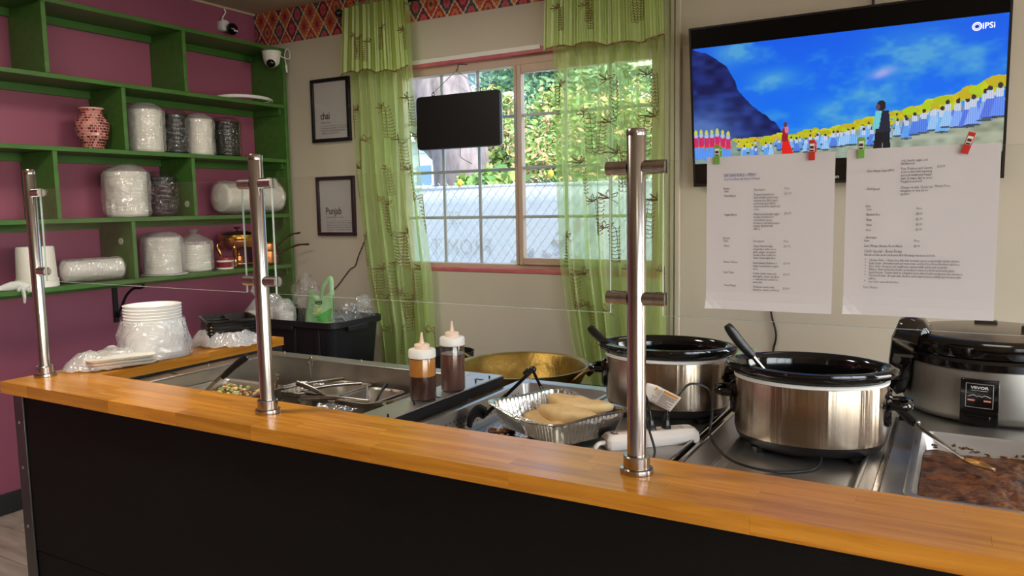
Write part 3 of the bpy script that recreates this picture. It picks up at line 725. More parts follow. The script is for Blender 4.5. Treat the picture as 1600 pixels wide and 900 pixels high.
# ------------------------------------------------------------------- framed prints
def framed(name, label, x0, x1, z0, z1, word, sub, lines, wx):
    t = thing(name, label, 'picture frame', ((x0 + x1) / 2, YW - .012, z0))
    b = .021
    fr = MB().box(x0, x1, YW - .022, YW - .001, z0, z0 + b).box(x0, x1, YW - .022, YW - .001, z1 - b, z1).box(x0, x0 + b, YW - .022, YW - .001, z0 + b, z1 - b).box(x1 - b, x1, YW - .022, YW - .001, z0 + b, z1 - b)
    fr.build('frame', M_blackplastic, t, bevel=.002)
    MB().box(x0 + b, x1 - b, YW - .010, YW - .001, z0 + b, z1 - b).build('print', mat('print_paper', srgb(206, 202, 202), .7), t)
    H = z1 - z0; tm = MB(); yy = YW - .0105
    put_text(tm, word, .060, (wx, yy, z0 + H * .365), bold=.0008, sx=.82)
    put_text(tm, sub, .016, (wx + .003, yy, z0 + H * .30))
    tm.box(wx, x1 - .03, yy - .0003, yy + .0003, z0 + H * .250, z0 + H * .2535)
    for i, l in enumerate(lines): put_text(tm, l, .0125, (wx + .004, yy, z0 + H * (.210 - .040 * i)), sx=.95)
    tm.build('printed_text', M_inkblk, t, kind='stuff')
    MB().box(x0 + b, x1 - b, YW - .016, YW - .0145, z0 + b, z1 - b).build('glass', M_framegl, t)
framed('framed_print', 'black framed print reading chai, upper of two on the cream wall', -3.512, -3.205, 1.856, 2.236, 'chai', '[chai] noun', ['the delicious & tea powder: a magical blend', 'that can solve everything from a monday', 'struggle to an emotional crisis'], -3.447)
framed('framed_print', 'black framed print reading Punjab, lower of two on the cream wall', -3.500, -3.195, 1.284, 1.646, 'Punjab', '[ puhn-jahb ]  n. noun', ['land of five rivers with a sense of belonging and', 'hospitality, a place of joy and vibrant laughter', 'where every meal becomes a celebration. It is', 'a birthplace, a soul that follows through our heart', 'and home.'], -3.435)
# =================================================================== service counter
CT = .914; CB = .877; YF, YK = 1.321, 1.535; XCL, XCR = -2.672, .80
top = thing('counter_top', 'varnished butcher block counter top running along the front of the serving line', 'counter top', ((XCL + XCR) / 2, (YF + YK) / 2, CB))
nrow = 5; sw = (YK - YF) / nrow
for r in range(nrow):
    x = XCL; first = True
    while x < XCR - .01:
        L = random.uniform(.28, .62)
        if first: L = random.uniform(.12, .5); first = False
        x1 = min(XCR, x + L)
        if XCR - x1 < .1: x1 = XCR
        MB().box(x, x1 - .0003, YF + r * sw, YF + (r + 1) * sw - .0002, CB, CT).build('stave', M_wood, top, smooth=0)
        x = x1
ret = thing('side_counter_top', 'narrow butcher block ledge carrying the plates beside the steel well', 'counter top', (-2.57, 2.0, CB))
RX0, RX1 = -2.672, -2.468
for r in range(5):
    y = YK + .001
    sw2 = (RX1 - RX0) / 5
    while y < 2.345:
        L = random.uniform(.25, .5); y1 = min(2.345, y + L)
        if 2.345 - y1 < .1: y1 = 2.345
        MB().box(RX0 + r * sw2, RX0 + (r + 1) * sw2 - .0002, y, y1 - .0003, CB + .004, CT).build('stave', M_woody, ret, smooth=0)
        y = y1
ct = thing('serving_counter', 'black panelled serving counter front under the wooden top', 'counter', (-.9, 1.43, 0))
MB().box(-2.598, XCR, 1.352, 1.372, .352, CB - .0005).build('front_panel', M_blackpanel, ct, bevel=.0015)
MB().box(-2.598, XCR, 1.354, 1.372, 0.0, .3495).build('kick_panel', M_blackpanel, ct, bevel=.0015)
MB().box(-2.640, -2.605, 1.374, 1.53, 0.0, CB - .0005).build('end_panel', M_blackpanel, ct)
tr = MB().box(-2.650, -2.598, 1.346, 1.3515, 0, CB - .0005).box(-2.650, -2.6455, 1.3515, 1.40, 0, CB - .0005)
tro = tr.build('corner_trim', M_gunmetal, ct, bevel=.001, label='dark metal corner strip with screws')
for zz in (.778, .628, .43, .12):
    MB().lathe([(0, .0025), (.0045, .0018), (.0058, 0), (0, 0)], (-2.626, 1.3459, zz), 12, R=Matrix.Rotation(PI / 2, 3, 'X')).build('screw', M_screw, tro)
MB().box(-2.60, XCR, 1.374, 1.50, .02, CB - .002).build('counter_core', M_blackmatte, ct)
lg = MB().box(-2.665, -2.475, 1.537, 2.34, .84, .8805).box(-2.655, -2.62, 2.29, 2.325, 0, .84).box(-2.52, -2.485, 2.29, 2.325, 0, .84).box(-2.655, -2.62, 1.55, 1.585, 0, .84)
lg.build('ledge_support', M_blackmatte, ret)

# ---- glass shield on three posts
YG = 1.434
def post(x, arms, label):
    p = thing('glass_post', label, 'post', (x, YG, CT), 0, 'steel posts of the glass shield')
    MB().lathe([(0, 0), (.033, 0), (.0335, .003), (.0325, .010), (.029, .011), (.0265, .0115), (.0265, .034), (.025, .036), (.019, .0362), (.019, .0)], (x, YG, CT + .0002), 36).build('base_flange', M_chrome, p)
    MB().lathe([(.0185, .012), (.0185, .668), (.0165, .671), (0, .671)], (x, YG, CT), 32).build('tube', M_chrome, p)
    MB().lathe([(.019, .662), (.0192, .672), (.017, .676), (0, .6765)], (x, YG, CT), 28).build('top_cap', M_chrome, p)
    for z in (1.516, 1.264):
        for s in arms:
            a = MB().cyl((x + s * .016, YG, z), (x + s * .040, YG, z), .0135, seg=22)
            ao = a.build('clamp', M_chrome, p)
            # split jaw that grips the pane
            j = MB()
            for yy in (-1, 1):
                pts0 = [Vector((x + s * .040, YG + yy * .0045, z + .0125 * math.sin(t))) if abs(t) > 1.5 else Vector((x + s * .040, YG + yy * max(.0045, .0135 * math.cos(t)), z + .0135 * math.sin(t))) for t in [-PI / 2 + PI * k / 10 for k in range(11)]]
                pts1 = [q + Vector((s * .020, 0, 0)) for q in pts0]
                j.loft([pts0, pts1])
            j.build('clamp_jaw', M_chrome, ao)
post(-2.614, (1,), 'steel glass post at the far end of the counter beside the purple wall')
post(-1.580, (-1, 1), 'middle steel glass post rising in front of the steel well')
post(-.547, (-1, 1), 'nearest steel glass post beside the white power strip')
GZ0, GZ1 = 1.2325, 1.5265
M_glassedge = mat('polished_glass_edge', srgb(196, 206, 200), .25)
def shield(x0, x1, label):
    g = MB().box(x0, x1, YG - .003, YG + .003, GZ0, GZ1); g.m = [1, 1, 0, 1, 0, 1]
    g.build('sneeze_guard', [M_glass, M_glassedge], label=label, cat='glass shield', group='glass panes of the counter shield')
shield(-2.560, -1.634, 'clear glass pane between the far post and the middle post')
shield(-1.526, -.601, 'clear glass pane between the middle post and the nearest post')
shield(-.493, .45, 'clear glass pane that carries the two printed menus')

# ---- two menus clipped to the glass
def menu(name, label, x0, x1, zt, zb, rows, heads):
    t = thing(name, label, 'menu', ((x0 + x1) / 2, YG - .004, zb))
    yy = YG - .0048
    def sheet(u, v_):
        bend = .006 * max(0, (v_ - .88) / .12) ** 2 * (1 - abs(2 * u - 1) * .5) + .007 * max(0, (v_ - .93) / .07) * max(0, .12 - u) / .12
        return Vector((x0 + (x1 - x0) * u - .002 * v_ * (1 - 2 * u) * 0, yy - bend - .0006 * math.sin(u * 5 + v_ * 3), zt + (zb - zt) * v_))
    MB().grid(sheet, 14, 18).build('sheet', M_paper, t, solid=.0004, smooth=0)
    tm = MB(); W = x1 - x0; H = zt - zb
    for (u, v_, s, txt, mi, sh) in rows:
        put_text(tm, txt, s, (x0 + W * u, yy - .0022, zt - H * v_), mi=mi, shear=sh, sx=.70, res=1)
    tm.build('printed_text', [M_ink, M_inkblue], t, kind='stuff')
    return t
S = .0058
def col(u, v0, dv, lines): return [(u, v0 + dv * i, S, l, 0, 0) for i, l in enumerate(lines)]
m1 = [(.145, .132, .0080, 'BIRYANI KING – MENU', 1, 0), (.145, .155, .0062, 'Soul Food from the Heart of Punjab', 1, .25),
      (.14, .214, S, 'Biryani', 0, .2), (.15, .232, S, 'Item', 0, 0), (.39, .226, S, 'Description', 0, 0), (.63, .222, S, 'Price', 0, 0),
      (.15, .262, S, 'Meat Biryani', 0, 0), (.63, .255, S, '$19.99', 0, 0), (.15, .384, S, 'Veggie Biryani', 0, 0), (.63, .380, S, '$16.99', 0, 0)]
m1 += col(.39, .257, .0190, ['Fragrant basmati rice', 'layered with tender meat', 'marinated in chili, yogurt,', 'and house-spice blend,', 'slow-cooked for depth and', 'color.'])
m1 += col(.39, .382, .0190, ['Melt-in-your-mouth veggie', 'medley smothered in', 'caramelized onions,', 'tomatoes, and black pepper', 'masala, finished with', 'saffron.'])
m1 += [(.14, .537, S, 'Specials', 0, .2), (.15, .556, S, 'Item', 0, 0), (.39, .556, S, 'Description', 0, 0), (.63, .556, S, 'Price', 0, 0), (.15, .588, S, 'Nihari', 0, 0), (.63, .588, S, '$19.99', 0, 0),
       (.15, .694, S, 'Butter Chicken', 0, 0), (.63, .698, S, '$19.99', 0, 0), (.15, .762, S, 'Daal Tadka', 0, 0), (.63, .768, S, '$14.99', 0, 0), (.15, .848, S, 'Chana Masala', 0, 0), (.63, .858, S, '$14.99', 0, 0)]
m1 += col(.39, .588, .0190, ['Classic North-Indian', 'preparation with onions,', 'garlic, ginger, and garam', 'masala. Slow cooked for', 'classic home-style taste.'])
m1 += col(.39, .697, .0190, ['Slow braised chicken in a', 'tangy, hearty butter-yogurt', 'sauce.'])
m1 += col(.39, .765, .0190, ['Golden lentils tempered', 'with garlic, cumin, and ghee', '— warmth and comfort in', 'every bite.'])
m1 += col(.39, .852, .0190, ['Chickpeas stewed with', 'tomatoes, onions, and black'])
MX0, MX1 = -.4085, -.1905
menu('paper_menu', 'printed paper menu with a blue heading on the glass shield', MX0, MX1, 1.5285, 1.2525, m1, 0)
m2 = col(.375, .085, .0190, ['rich, hearty, vegan, and', 'full-flavored.'])
m2 += [(.145, .140, S, 'Aloo Mattar Gajar-AMG', 0, 0), (.61, .127, S, '$14.99', 0, 0), (.145, .246, S, 'Chef Special', 0, 0), (.60, .238, S, 'Market Price', 0, 0)]
m2 += col(.375, .132, .0190, ['Peas, Potatoes and Carrots', 'slow cooked with warming', 'spices in traditional Punjabi', 'style. A staple dish in every', 'Punjabi household!'])
m2 += col(.375, .242, .0190, ['Changes weekly. Check our', 'instagram or stop by for', 'updates!'])
m2 += [(.14, .348, S, 'Sides', 0, .2), (.15, .368, S, 'Item', 0, 0), (.485, .366, S, 'Price', 0, 0), (.15, .399, S, 'Basmati Rice', 0, 0), (.485, .397, S, '$4.99', 0, 0), (.15, .430, S, 'Raita', 0, 0), (.485, .428, S, '$2.99', 0, 0), (.15, .461, S, 'Naan', 0, 0), (.485, .459, S, '$3.99', 0, 0), (.15, .492, S, 'Roti', 0, 0), (.485, .490, S, '$2.99', 0, 0),
       (.15, .536, S, 'Beverages', 0, .2), (.14, .555, S, 'Item', 0, 0), (.475, .555, S, 'Price', 0, 0), (.14, .587, S, 'Lassi (Mango, Banana, Rooh Afzah)', 0, 0), (.475, .587, S, '$4.99', 0, 0),
       (.14, .620, .0070, 'Chef’s Special – Every Friday', 0, 0), (.14, .641, S, 'Ask about this week’s featured dish! Rotating selections include:', 0, 0)]
for i, l in enumerate(['Chicken Pulao - Classic rice dish with aromatic spices cooked with tender chicken.', 'Daal Gosht - A hearty lentil and meat stew, comfort food from Northern kitchens.', 'Aloo Gobi - Potatoes and cauliflower sauteed with cumin and coriander.', 'Nihari - Slow cooked beef with caramelized onions in a thick and hearty gravy.', 'Lamb Korma - Tender lamb in a fragrant sauce infused with cardamom and cinnamon.', 'Chicken Korma - A royal style chicken curry simmered in a mildly spiced sauce with', 'saffron.', 'and other seasonal favorites...']):
    m2.append((.178, .672 + .0186 * i, .0056, l, 0, 0))
    if i != 6: m2.append((.146, .672 + .0186 * i, .009, '•', 0, 0))
m2.append((.14, .838, S, 'Price: Market', 0, 0))
menu('paper_menu', 'printed paper menu with a bulleted list on the glass shield', -.1725, .0470, 1.5305, 1.2545, m2, 0)
M_cred = mat('red_clip', srgb(196, 52, 46), .35); M_cgrn = mat('green_clip', srgb(112, 168, 72), .35)
def clip(x, tilt, mcol, label):
    z0 = 1.5165; R = Matrix.Rotation(tilt, 3, 'Y')
    t = thing('paper_clip', label, 'clip', (x, YG, z0), 0, 'clips on the glass edge', local=True)
    b = MB().obox(R @ Vector((0, -.0085, .016)), (.0105, .0016, .034), R).obox(R @ Vector((0, .0060, .016)), (.0105, .0016, .030), R).obox(R @ Vector((0, -.0012, .0240)), (.0105, .0130, .0022), R)
    b.build('clip_body', mcol, t, bevel=.0005)
    MB().obox(R @ Vector((0, -.0096, .020)), (.0078, .0004, .0135), R).build('label', M_white, t)
    MB().obox(R @ Vector((0, -.0099, .0205)), (.0062, .0004, .0045), R).obox(R @ Vector((0, -.0099, .0150)), (.0064, .0004, .0026), R).build('label_print', mat('clip_ink', srgb(70, 34, 26), .6), t)
clip(-.3895, 0, M_cgrn, 'green clip at the left corner of the menu with the blue heading')
clip(-.2275, .0, M_cred, 'upright red clip at the right corner of the menu with the blue heading')
clip(-.1505, 0, M_cgrn, 'green clip at the left corner of the menu with the bulleted list')
clip(-.0020, .30, M_cred, 'slanted red clip at the right corner of the menu with the bulleted list')
# =================================================================== steel well unit (first steam table)
U = thing('steel_cold_well', 'stainless steel well unit holding pans and serving spoons behind the counter', 'food well', (-1.9, 1.9, 0))
UZ = .872; UX0, UX1, UY0, UY1 = -2.466, -1.345, 1.540, 2.262
OX0, OX1, OY0, OY1 = -2.392, -1.452, 1.600, 2.196
fl_ = MB()
fl_.box(UX0, OX0, UY0, UY1, UZ - .006, UZ).box(OX1, UX1, UY0, UY1, UZ - .006, UZ).box(OX0, OX1, UY0, OY0, UZ - .006, UZ).box(OX0, OX1, OY1, UY1, UZ - .006, UZ)
fl_.build('rim', M_steel, U, bevel=.002)
wl_ = MB(); t_ = .003
wl_.box(OX0 - t_, OX0, OY0 - t_, OY1 + t_, .64, UZ - .0061).box(OX1, OX1 + t_, OY0 - t_, OY1 + t_, .64, UZ - .0061).box(OX0, OX1, OY0 - t_, OY0, .64, UZ - .0061).box(OX0, OX1, OY1, OY1 + t_, .64, UZ - .0061).box(OX0, OX1, OY0, OY1, .637, .640)
wl_.build('well_liner', M_steel_dull, U)
MB().box(UX1 - .02, UX1 + .001, UY0, UY1, .838, UZ - .0062).build('side_skirt', M_blackmatte, U)
MB().box(UX0 + .02, UX1 - .022, UY0 + .02, UY1 - .02, .10, .636).build('cabinet', M_steel_dull, U, bevel=.004)
for x in (UX0 + .06, UX1 - .08):
    for y in (UY0 + .06, UY1 - .06): MB().cyl((x, y, 0), (x, y, .10), .02).build('leg', M_steel, U)
for (x, y) in ((-2.43, 1.62), (-2.43, 1.93), (-2.35, 2.235), (-1.95, 2.235), (-1.62, 2.235), (-1.36, 1.66), (-1.375, 1.80), (-1.372, 2.13), (-1.362, 2.20)):
    MB().cyl((x, y, UZ - .001), (x, y, UZ + .009), .0028, seg=8).build('stud', M_blackplastic if x > -1.4 else M_screw, U)
for (x, y) in ((-2.43, 1.78), (-1.372, 1.905), (-1.385, 2.17)):
    MB().box(x - .016, x + .016, y - .008, y + .008, UZ, UZ + .0006).build('slot', M_blackmatte, U)

def hotel_pan(name, label, cx, cy, sx, sy, zr, depth, m, group=None, r=.022, rim=.010, bottom=None, inner=.9):
    t = thing(name, label, 'pan', (cx, cy, zr - depth), 0, group)
    L = []
    k = .5 * (1 - inner)
    for (dx, z, rr) in ((rim, zr - .004, r + rim), (rim, zr, r + rim), (rim * .4, zr + .0015, r + rim * .4), (0, zr, r), (-.003, zr - .008, r), (-.010, zr - depth + .012, r * .9), (-.018, zr - depth, r * .7)):
        L.append(rrect(cx, cy, sx + 2 * dx, sy + 2 * dx, rr, z))
    mb = MB(); mb.loft(L, cap0=False, cap1=True)
    mb.build('pan_body', m, t, smooth=50, solid=.0012)
    return t
M_pan = M_steel_dull
# tall pan of salad at the left end
p = hotel_pan('salad_pan', 'deep steel pan of chopped salad at the left end of the well', -2.225, 1.800, .300, .330, .822, .10, M_pan)
MB().grid(lambda u, v_: Vector((-2.362 + .275 * u, 1.652 + .298 * v_, .776 + .018 * noise.noise(Vector((u * 6, v_ * 6, 1))) + .012 * v_)), 24, 24).build('salad_bed', mat('salad_bed', srgb(150, 112, 70), .6, var=.3, vscale=60, bump=.6, bscale=120), p)
M_chick = mat('chickpea', srgb(222, 196, 140), .5); M_cuc = mat('cucumber', srgb(160, 178, 96), .45); M_on = mat('brown_bits', srgb(150, 98, 62), .55)
sal = MB()
for i in range(170):
    u = random.random(); v_ = .30 + .70 * random.random()
    c_ = (-2.355 + .262 * u, 1.66 + .282 * v_, .790 + .014 * v_ + random.uniform(-.003, .006))
    mi = 1 if (u < .5 and random.random() < .5) else (0 if random.random() < .6 else 2)
    rr = random.uniform(.006, .0105)
    sal.ball(c_, rr, rr * random.uniform(.7, 1), rr * .8, 8, 5, nz=.35, seed=i, mi=mi)
sal.build('salad', [M_chick, M_cuc, M_on], p, kind='stuff', label='chopped chickpea and cucumber salad')
# crinkled foil pan
p = hotel_pan('foil_pan', 'crinkled foil pan in the well behind the middle glass post', -2.105, 2.080, .150, .150, .792, .05, M_foilcr, r=.03)
# sixth-size pans
for i, (cx, cy, lab, cc) in enumerate(((-1.930, 2.085, 'small steel pan left of the three in a row in the well', srgb(92, 80, 50)), (-1.752, 2.050, 'middle of the three small steel pans in the well', srgb(110, 78, 52)), (-1.562, 2.062, 'small steel pan of the three nearest the sauce bottles', srgb(96, 70, 48)))):
    p = hotel_pan('small_pan', lab, cx, cy, .150, .190, .806, .095, M_pan, 'small steel pans in the well', r=.03)
    MB().loft([rrect(cx, cy, .118, .158, .024, .726), rrect(cx, cy, .118, .158, .024, .728)]).build('food', mat('pan_food_%d' % i, cc, .35, var=.3, vscale=40, bump=.4, bscale=90), p)
for (cx, cy, lab) in ((-1.760, 1.800, 'empty small steel pan in the front of the well'), (-1.560, 1.800, 'empty steel pan in the front corner of the well near the bottles'), (-1.965, 1.790, 'steel pan beside the salad pan in the front of the well')):
    hotel_pan('small_pan', lab, cx, cy, .150, .170, .782, .095, M_pan, 'small steel pans in the well', r=.03)

# ---- utensils in the well
def spoon(name, label, p0, p1, r0=.004, r1=.005, bowl=None, m=M_steel, hook=False, flat=.6, grip=None, cat='spoon', mid=None):
    p0 = Vector(p0); p1 = Vector(p1); t = thing(name, label, cat, (min(p0.x, p1.x), p0.y, min(p0.z, p1.z)))
    pts = bez([p0, mid if mid else p0.lerp(p1, .5) + Vector((0, 0, .006)), p1], 16)
    n = len(pts)
    MB().tube(pts, [r0 + (r1 - r0) * k / (n - 1) for k in range(n)], 8, flat=flat).build('handle', m, t)
    if grip:
        g0 = p0.lerp(p1, grip)
        MB().tube(bez([p1, p1.lerp(g0, .5) + Vector((0, 0, .003)), g0], 14), [.011] + [.0125] * 6 + [.0115] * 6 + [.009] * 2, 10, flat=.62).build('grip', M_blackplastic, t)
    if bowl:
        d = (p0 - p1).normalized()
        R = d.to_track_quat('X', 'Z').to_matrix()
        MB().lathe([(0, -.010), (.4, -.008), (.75, -.003), (1, .004), (.96, .0055), (.72, -.001), (.38, -.006), (0, -.008)], p0 + d * bowl * .8, 24, fn=lambda r, z, a: r * bowl).build('bowl', m, t)
    if hook:
        d = (p1 - p0).normalized()
        MB().tube(bez([p1, p1 + Vector((.004, 0, .010)), p1 + Vector((.012, .0, .016)), p1 + Vector((.020, 0, .010)), p1 + Vector((.020, 0, -.006)), p1 + Vector((.016, 0, -.016))], 24), .0026, 7).build('hook', m, t)
    return t
spoon('serving_spoon', 'steel serving spoon with a black grip standing in the salad', (-2.33, 1.80, .790), (-2.110, 1.835, .951), .0065, .0065, .030, M_chrome, grip=.50)
spoon('serving_spoon', 'short round steel handle beside the middle glass post', (-2.118, 1.960, .772), (-2.088, 1.945, .868), .0045, .010, .024, M_chrome, flat=.5)
spoon('ladle', 'thin hooked ladle handle standing tall in the well', (-2.052, 2.080, .765), (-2.066, 2.080, .893), .003, .0035, .026, M_chrome, hook=True, flat=1, cat='ladle')
spoon('serving_spoon', 'pale blue-lit steel spoon handle lying across the small pans', (-1.865, 1.965, .800), (-1.995, 1.945, .846), .006, .009, .024, M_chrome, flat=.35)
spoon('serving_spoon', 'long steel handle lying towards the crinkled foil pan', (-2.110, 1.945, .806), (-1.985, 2.175, .818), .005, .0065, None, M_chrome, flat=.4)
spoon('serving_spoon', 'long steel handle crossing the left small pan', (-2.020, 1.985, .806), (-1.870, 2.140, .818), .006, .0068, None, M_chrome, flat=.4)
spoon('serving_spoon', 'flat steel handle along the front edges of the small pans', (-1.960, 1.925, .800), (-1.700, 1.975, .806), .0085, .006, None, M_chrome, flat=.35)
spoon('tongs', 'pair of dark tongs resting in the middle small pan', (-1.720, 1.990, .800), (-1.800, 2.090, .830), .006, .007, None, M_steel_dull, flat=.5, cat='tongs')
spoon('serving_spoon', 'dark spoon handle leaning out between two small pans', (-1.690, 2.000, .798), (-1.745, 2.130, .828), .006, .008, None, M_blackplastic, flat=.5)
spoon('serving_spoon', 'steel handle leaning over the pan nearest the bottles', (-1.545, 1.985, .800), (-1.560, 2.060, .846), .007, .0085, None, M_chrome, flat=.4)
spoon('serving_spoon', 'long flat steel handle pointing at the sauce bottles', (-1.690, 1.960, .798), (-1.490, 2.090, .808), .0075, .0075, None, M_chrome, flat=.35)
spoon('serving_spoon', 'curved thin steel handle in the front of the well', (-1.90, 1.76, .790), (-1.66, 1.79, .795), .004, .0045, None, M_chrome, mid=Vector((-1.80, 1.80, .806)))
# crumpled clear wrap on a pan
MB().grid(lambda u, v_: Vector((-1.84 + .16 * u, 1.83 + .075 * v_, .800 + .012 * abs(noise.noise(Vector((u * 9, v_ * 5, 3)))) + .010 * noise.noise(Vector((u * 4, v_ * 3, 7))))), 26, 14).build('plastic_wrap_scrap', M_film, solid=.0006, label='crumpled clear wrap lying on pans in the front of the well', cat='plastic wrap')

# ---- sauce bottles
M_clearpl = pane('bottle_plastic', (.96, .94, .92, 1), .9, .05, .12)
def bottle(label, x, y, z, r, hb, fill, msauce, mres):
    t = thing('squeeze_bottle', label, 'bottle', (x, y, z), 0, 'squeeze bottles')
    MB().lathe([(0, 0), (r * .92, 0), (r, .006), (r, hb - .004), (r * .96, hb), (r * .945, hb), (r * .975, hb - .004), (r * .975, .006), (r * .9, .003), (0, .003)], (x, y, z), 36).build('bottle_body', M_clearpl, t)
    MB().lathe([(0, .0035), (r * .9, .0035), (r * .972, .007), (r * .972, fill), (0, fill)], (x, y, z), 36).build('sauce', msauce, t)
    if mres:
        MB().lathe([(r * .970, fill + .0004), (r * .970, hb - .003)], (x, y, z), 36).build('sauce_residue', mres, t)
    cp = MB().lathe([(r * .94, hb - .002), (r * 1.03, hb), (r * 1.03, hb + .020), (r * .98, hb + .024), (r * .60, hb + .026), (0, hb + .026)], (x, y, z), 36).build('cap', M_white, t, label='white screw cap')
    MB().lathe([(r * .56, hb + .0255), (r * .56, hb + .037), (r * .50, hb + .040), (r * .20, hb + .041), (r * .17, hb + .045), (r * .07, hb + .074), (0, hb + .0745)], (x, y, z), 24, fn=lambda rr, zz, a: rr * (1 + (.04 * math.cos(12 * a) if hb + .026 < zz < hb + .038 else 0))).build('nozzle', mat('nozzle', srgb(232, 206, 186), .4), cp)
def residue():
    m = mat('orange_residue', srgb(196, 128, 44), .35); nt = m.node_tree; b = nt.nodes['Principled BSDF']
    tc = nt.nodes.new('ShaderNodeTexCoord'); vo = nt.nodes.new('ShaderNodeTexVoronoi'); vo.inputs['Scale'].default_value = 330
    nt.links.new(tc.outputs['Object'], vo.inputs['Vector'])
    rp = nt.nodes.new('ShaderNodeValToRGB'); rp.color_ramp.elements[0].color = srgb(110, 62, 22); rp.color_ramp.elements[0].position = .18; rp.color_ramp.elements[1].color = srgb(206, 140, 56); rp.color_ramp.elements[1].position = .34
    nt.links.new(vo.outputs['Distance'], rp.inputs[0]); nt.links.new(rp.outputs[0], b.inputs['Base Color'])
    return m
M_tam = mat('tamarind_sauce', srgb(66, 34, 30), .25); M_chut = mat('brown_chutney', srgb(104, 72, 66), .3, var=.06, vscale=30)
bottle('squeeze bottle of dark sauce with a speckled orange residue band', -1.392, 1.868, UZ, .0400, .130, .074, M_tam, residue())
bottle('squeeze bottle nearly full of dull brown sauce, behind the other bottle', -1.376, 2.005, UZ + .0005, .0385, .146, .118, M_chut, None)

# =================================================================== second steam table
V = thing('steam_table', 'long stainless steam table carrying the slow cookers and trays', 'steam table', (-.3, 1.95, 0))
TZ = .835; VX0, VX1, VY0, VY1 = -1.340, .62, 1.540, 2.395
PX0, PX1, PY0, PY1 = -1.300, -.975, 1.70, 2.330      # opening of the perforated pan
QX0, QX1, QY0, QY1 = -.488, -.178, 1.640, 2.220      # recessed lid
SX0, SX1, SY0, SY1 = -.072, .245, 1.745, 2.262       # opening of the sauce pan
def holed(x0, x1, y0, y1, hx0, hx1, hy0, hy1, z0, z1):
    return MB().box(x0, hx0, y0, y1, z0, z1).box(hx1, x1, y0, y1, z0, z1).box(hx0, hx1, y0, hy0, z0, z1).box(hx0, hx1, hy1, y1, z0, z1)
holed(VX0, -.585, VY0, VY1, PX0, PX1, PY0, PY1, TZ - .006, TZ).build('top_plate', M_steel, V, bevel=.002)
holed(-.556, -.146, VY0, VY1, QX0, QX1, QY0, QY1, TZ - .006, TZ - .001).build('top_plate', M_steel, V, bevel=.002)
holed(-.134, VX1, VY0, VY1, SX0, SX1, SY0, SY1, TZ - .006, TZ - .001).build('top_plate', M_steel, V, bevel=.002)
MB().box(-.585, -.575, VY0, VY1, TZ - .006, TZ + .010).box(-.569, -.556, VY0, VY1, TZ - .006, TZ + .003).build('seam_ridge', M_chrome, V, bevel=.003)
MB().box(-.146, -.134, VY0, VY1, TZ - .006, TZ + .004).build('seam_ridge', M_chrome, V, bevel=.002)
L = []
cxq, cyq = (QX0 + QX1) / 2, (QY0 + QY1) / 2
for dx, z, rr in ((.004, TZ, .03), (0, TZ + .002, .028), (-.006, TZ - .001, .026), (-.014, TZ - .012, .022), (-.024, TZ - .0135, .02)):
    L.append(rrect(cxq, cyq, QX1 - QX0 + 2 * dx, QY1 - QY0 + 2 * dx, rr, z))
MB().loft(L, cap0=False).build('recessed_lid', M_steel, V, smooth=50)
MB().box(VX0 + .01, VX1, VY0 + .02, VY1 - .02, .12, .70).build('cabinet', M_steel_dull, V, bevel=.004)
MB().box(VX0 + .01, VX1, VY0 + .005, VY0 + .02, .70, TZ - .0062).box(VX0 + .01, VX1, VY1 - .02, VY1 - .005, .70, TZ - .0062).build('apron', M_steel_dull, V)
for x in (VX0 + .07, -.36, VX1 - .07):
    for y in (VY0 + .07, VY1 - .07): MB().cyl((x, y, 0), (x, y, .12), .022).build('leg', M_steel, V)

# ---- perforated pan
cx, cy = (PX0 + PX1) / 2, (PY0 + PY1) / 2
pp = thing('perforated_pan', 'perforated steel pan beside the well under the bread tray', 'pan', (cx, cy, .770))
L = [rrect(cx, cy, PX1 - PX0 + .020, PY1 - PY0 + .020, .040, TZ + .0005), rrect(cx, cy, PX1 - PX0 + .020, PY1 - PY0 + .020, .040, TZ + .005), rrect(cx, cy, PX1 - PX0 + .006, PY1 - PY0 + .006, .036, TZ + .007)]
for dx, z, rr in ((-.004, TZ + .004, .034), (-.010, TZ - .03, .03), (-.018, .778, .026), (-.028, .7705, .02)): L.append(rrect(cx, cy, PX1 - PX0 + 2 * dx, PY1 - PY0 + 2 * dx, rr, z))
MB().loft(L, cap0=False).build('pan_body', M_steel, pp, smooth=50)
h = MB()
for i in range(26):
    for j, z in enumerate((.790, .802, .814)):
        y = PY0 + .05 + i * .0205 + (.010 if j % 2 else 0)
        if y < PY1 - .05: h.disc((PX0 + .0186 - (z - .778) * .16 + .0008, y, z), .0030, (1, 0, .16), 8)
for i in range(13):
    x = PX0 + .06 + i * .017
    h.disc((x, PY1 - .0150, .802), .0030, (0, -1, .16), 8)
    for j in range(24): h.disc((x + (.008 if j % 2 else 0), PY0 + .06 + j * .0215, .7712), .0032, (0, 0, 1), 8)
h.build('perforations', M_blackmatte, pp, smooth=0, kind='stuff', label='dark round perforations')
M_burnt = mat('browned_bits', srgb(112, 74, 42), .7, var=.4, vscale=60); M_crust = mat('pale_crust', srgb(196, 150, 98), .7)
for i in range(9):
    c_ = Vector((-1.152 + random.uniform(-.026, .024), 1.935 + random.uniform(-.035, .035), .780 + random.uniform(0, .014)))
    rr = random.uniform(.010, .018)
    MB().ball(c_ , rr, rr * .8, rr * .7, 9, 6, nz=.6, seed=i).build('fried_piece', M_crust if i % 3 == 0 else M_burnt, label='browned fried piece in the perforated pan beside the foil tray', cat='food piece', group='fried pieces in the perforated pan')
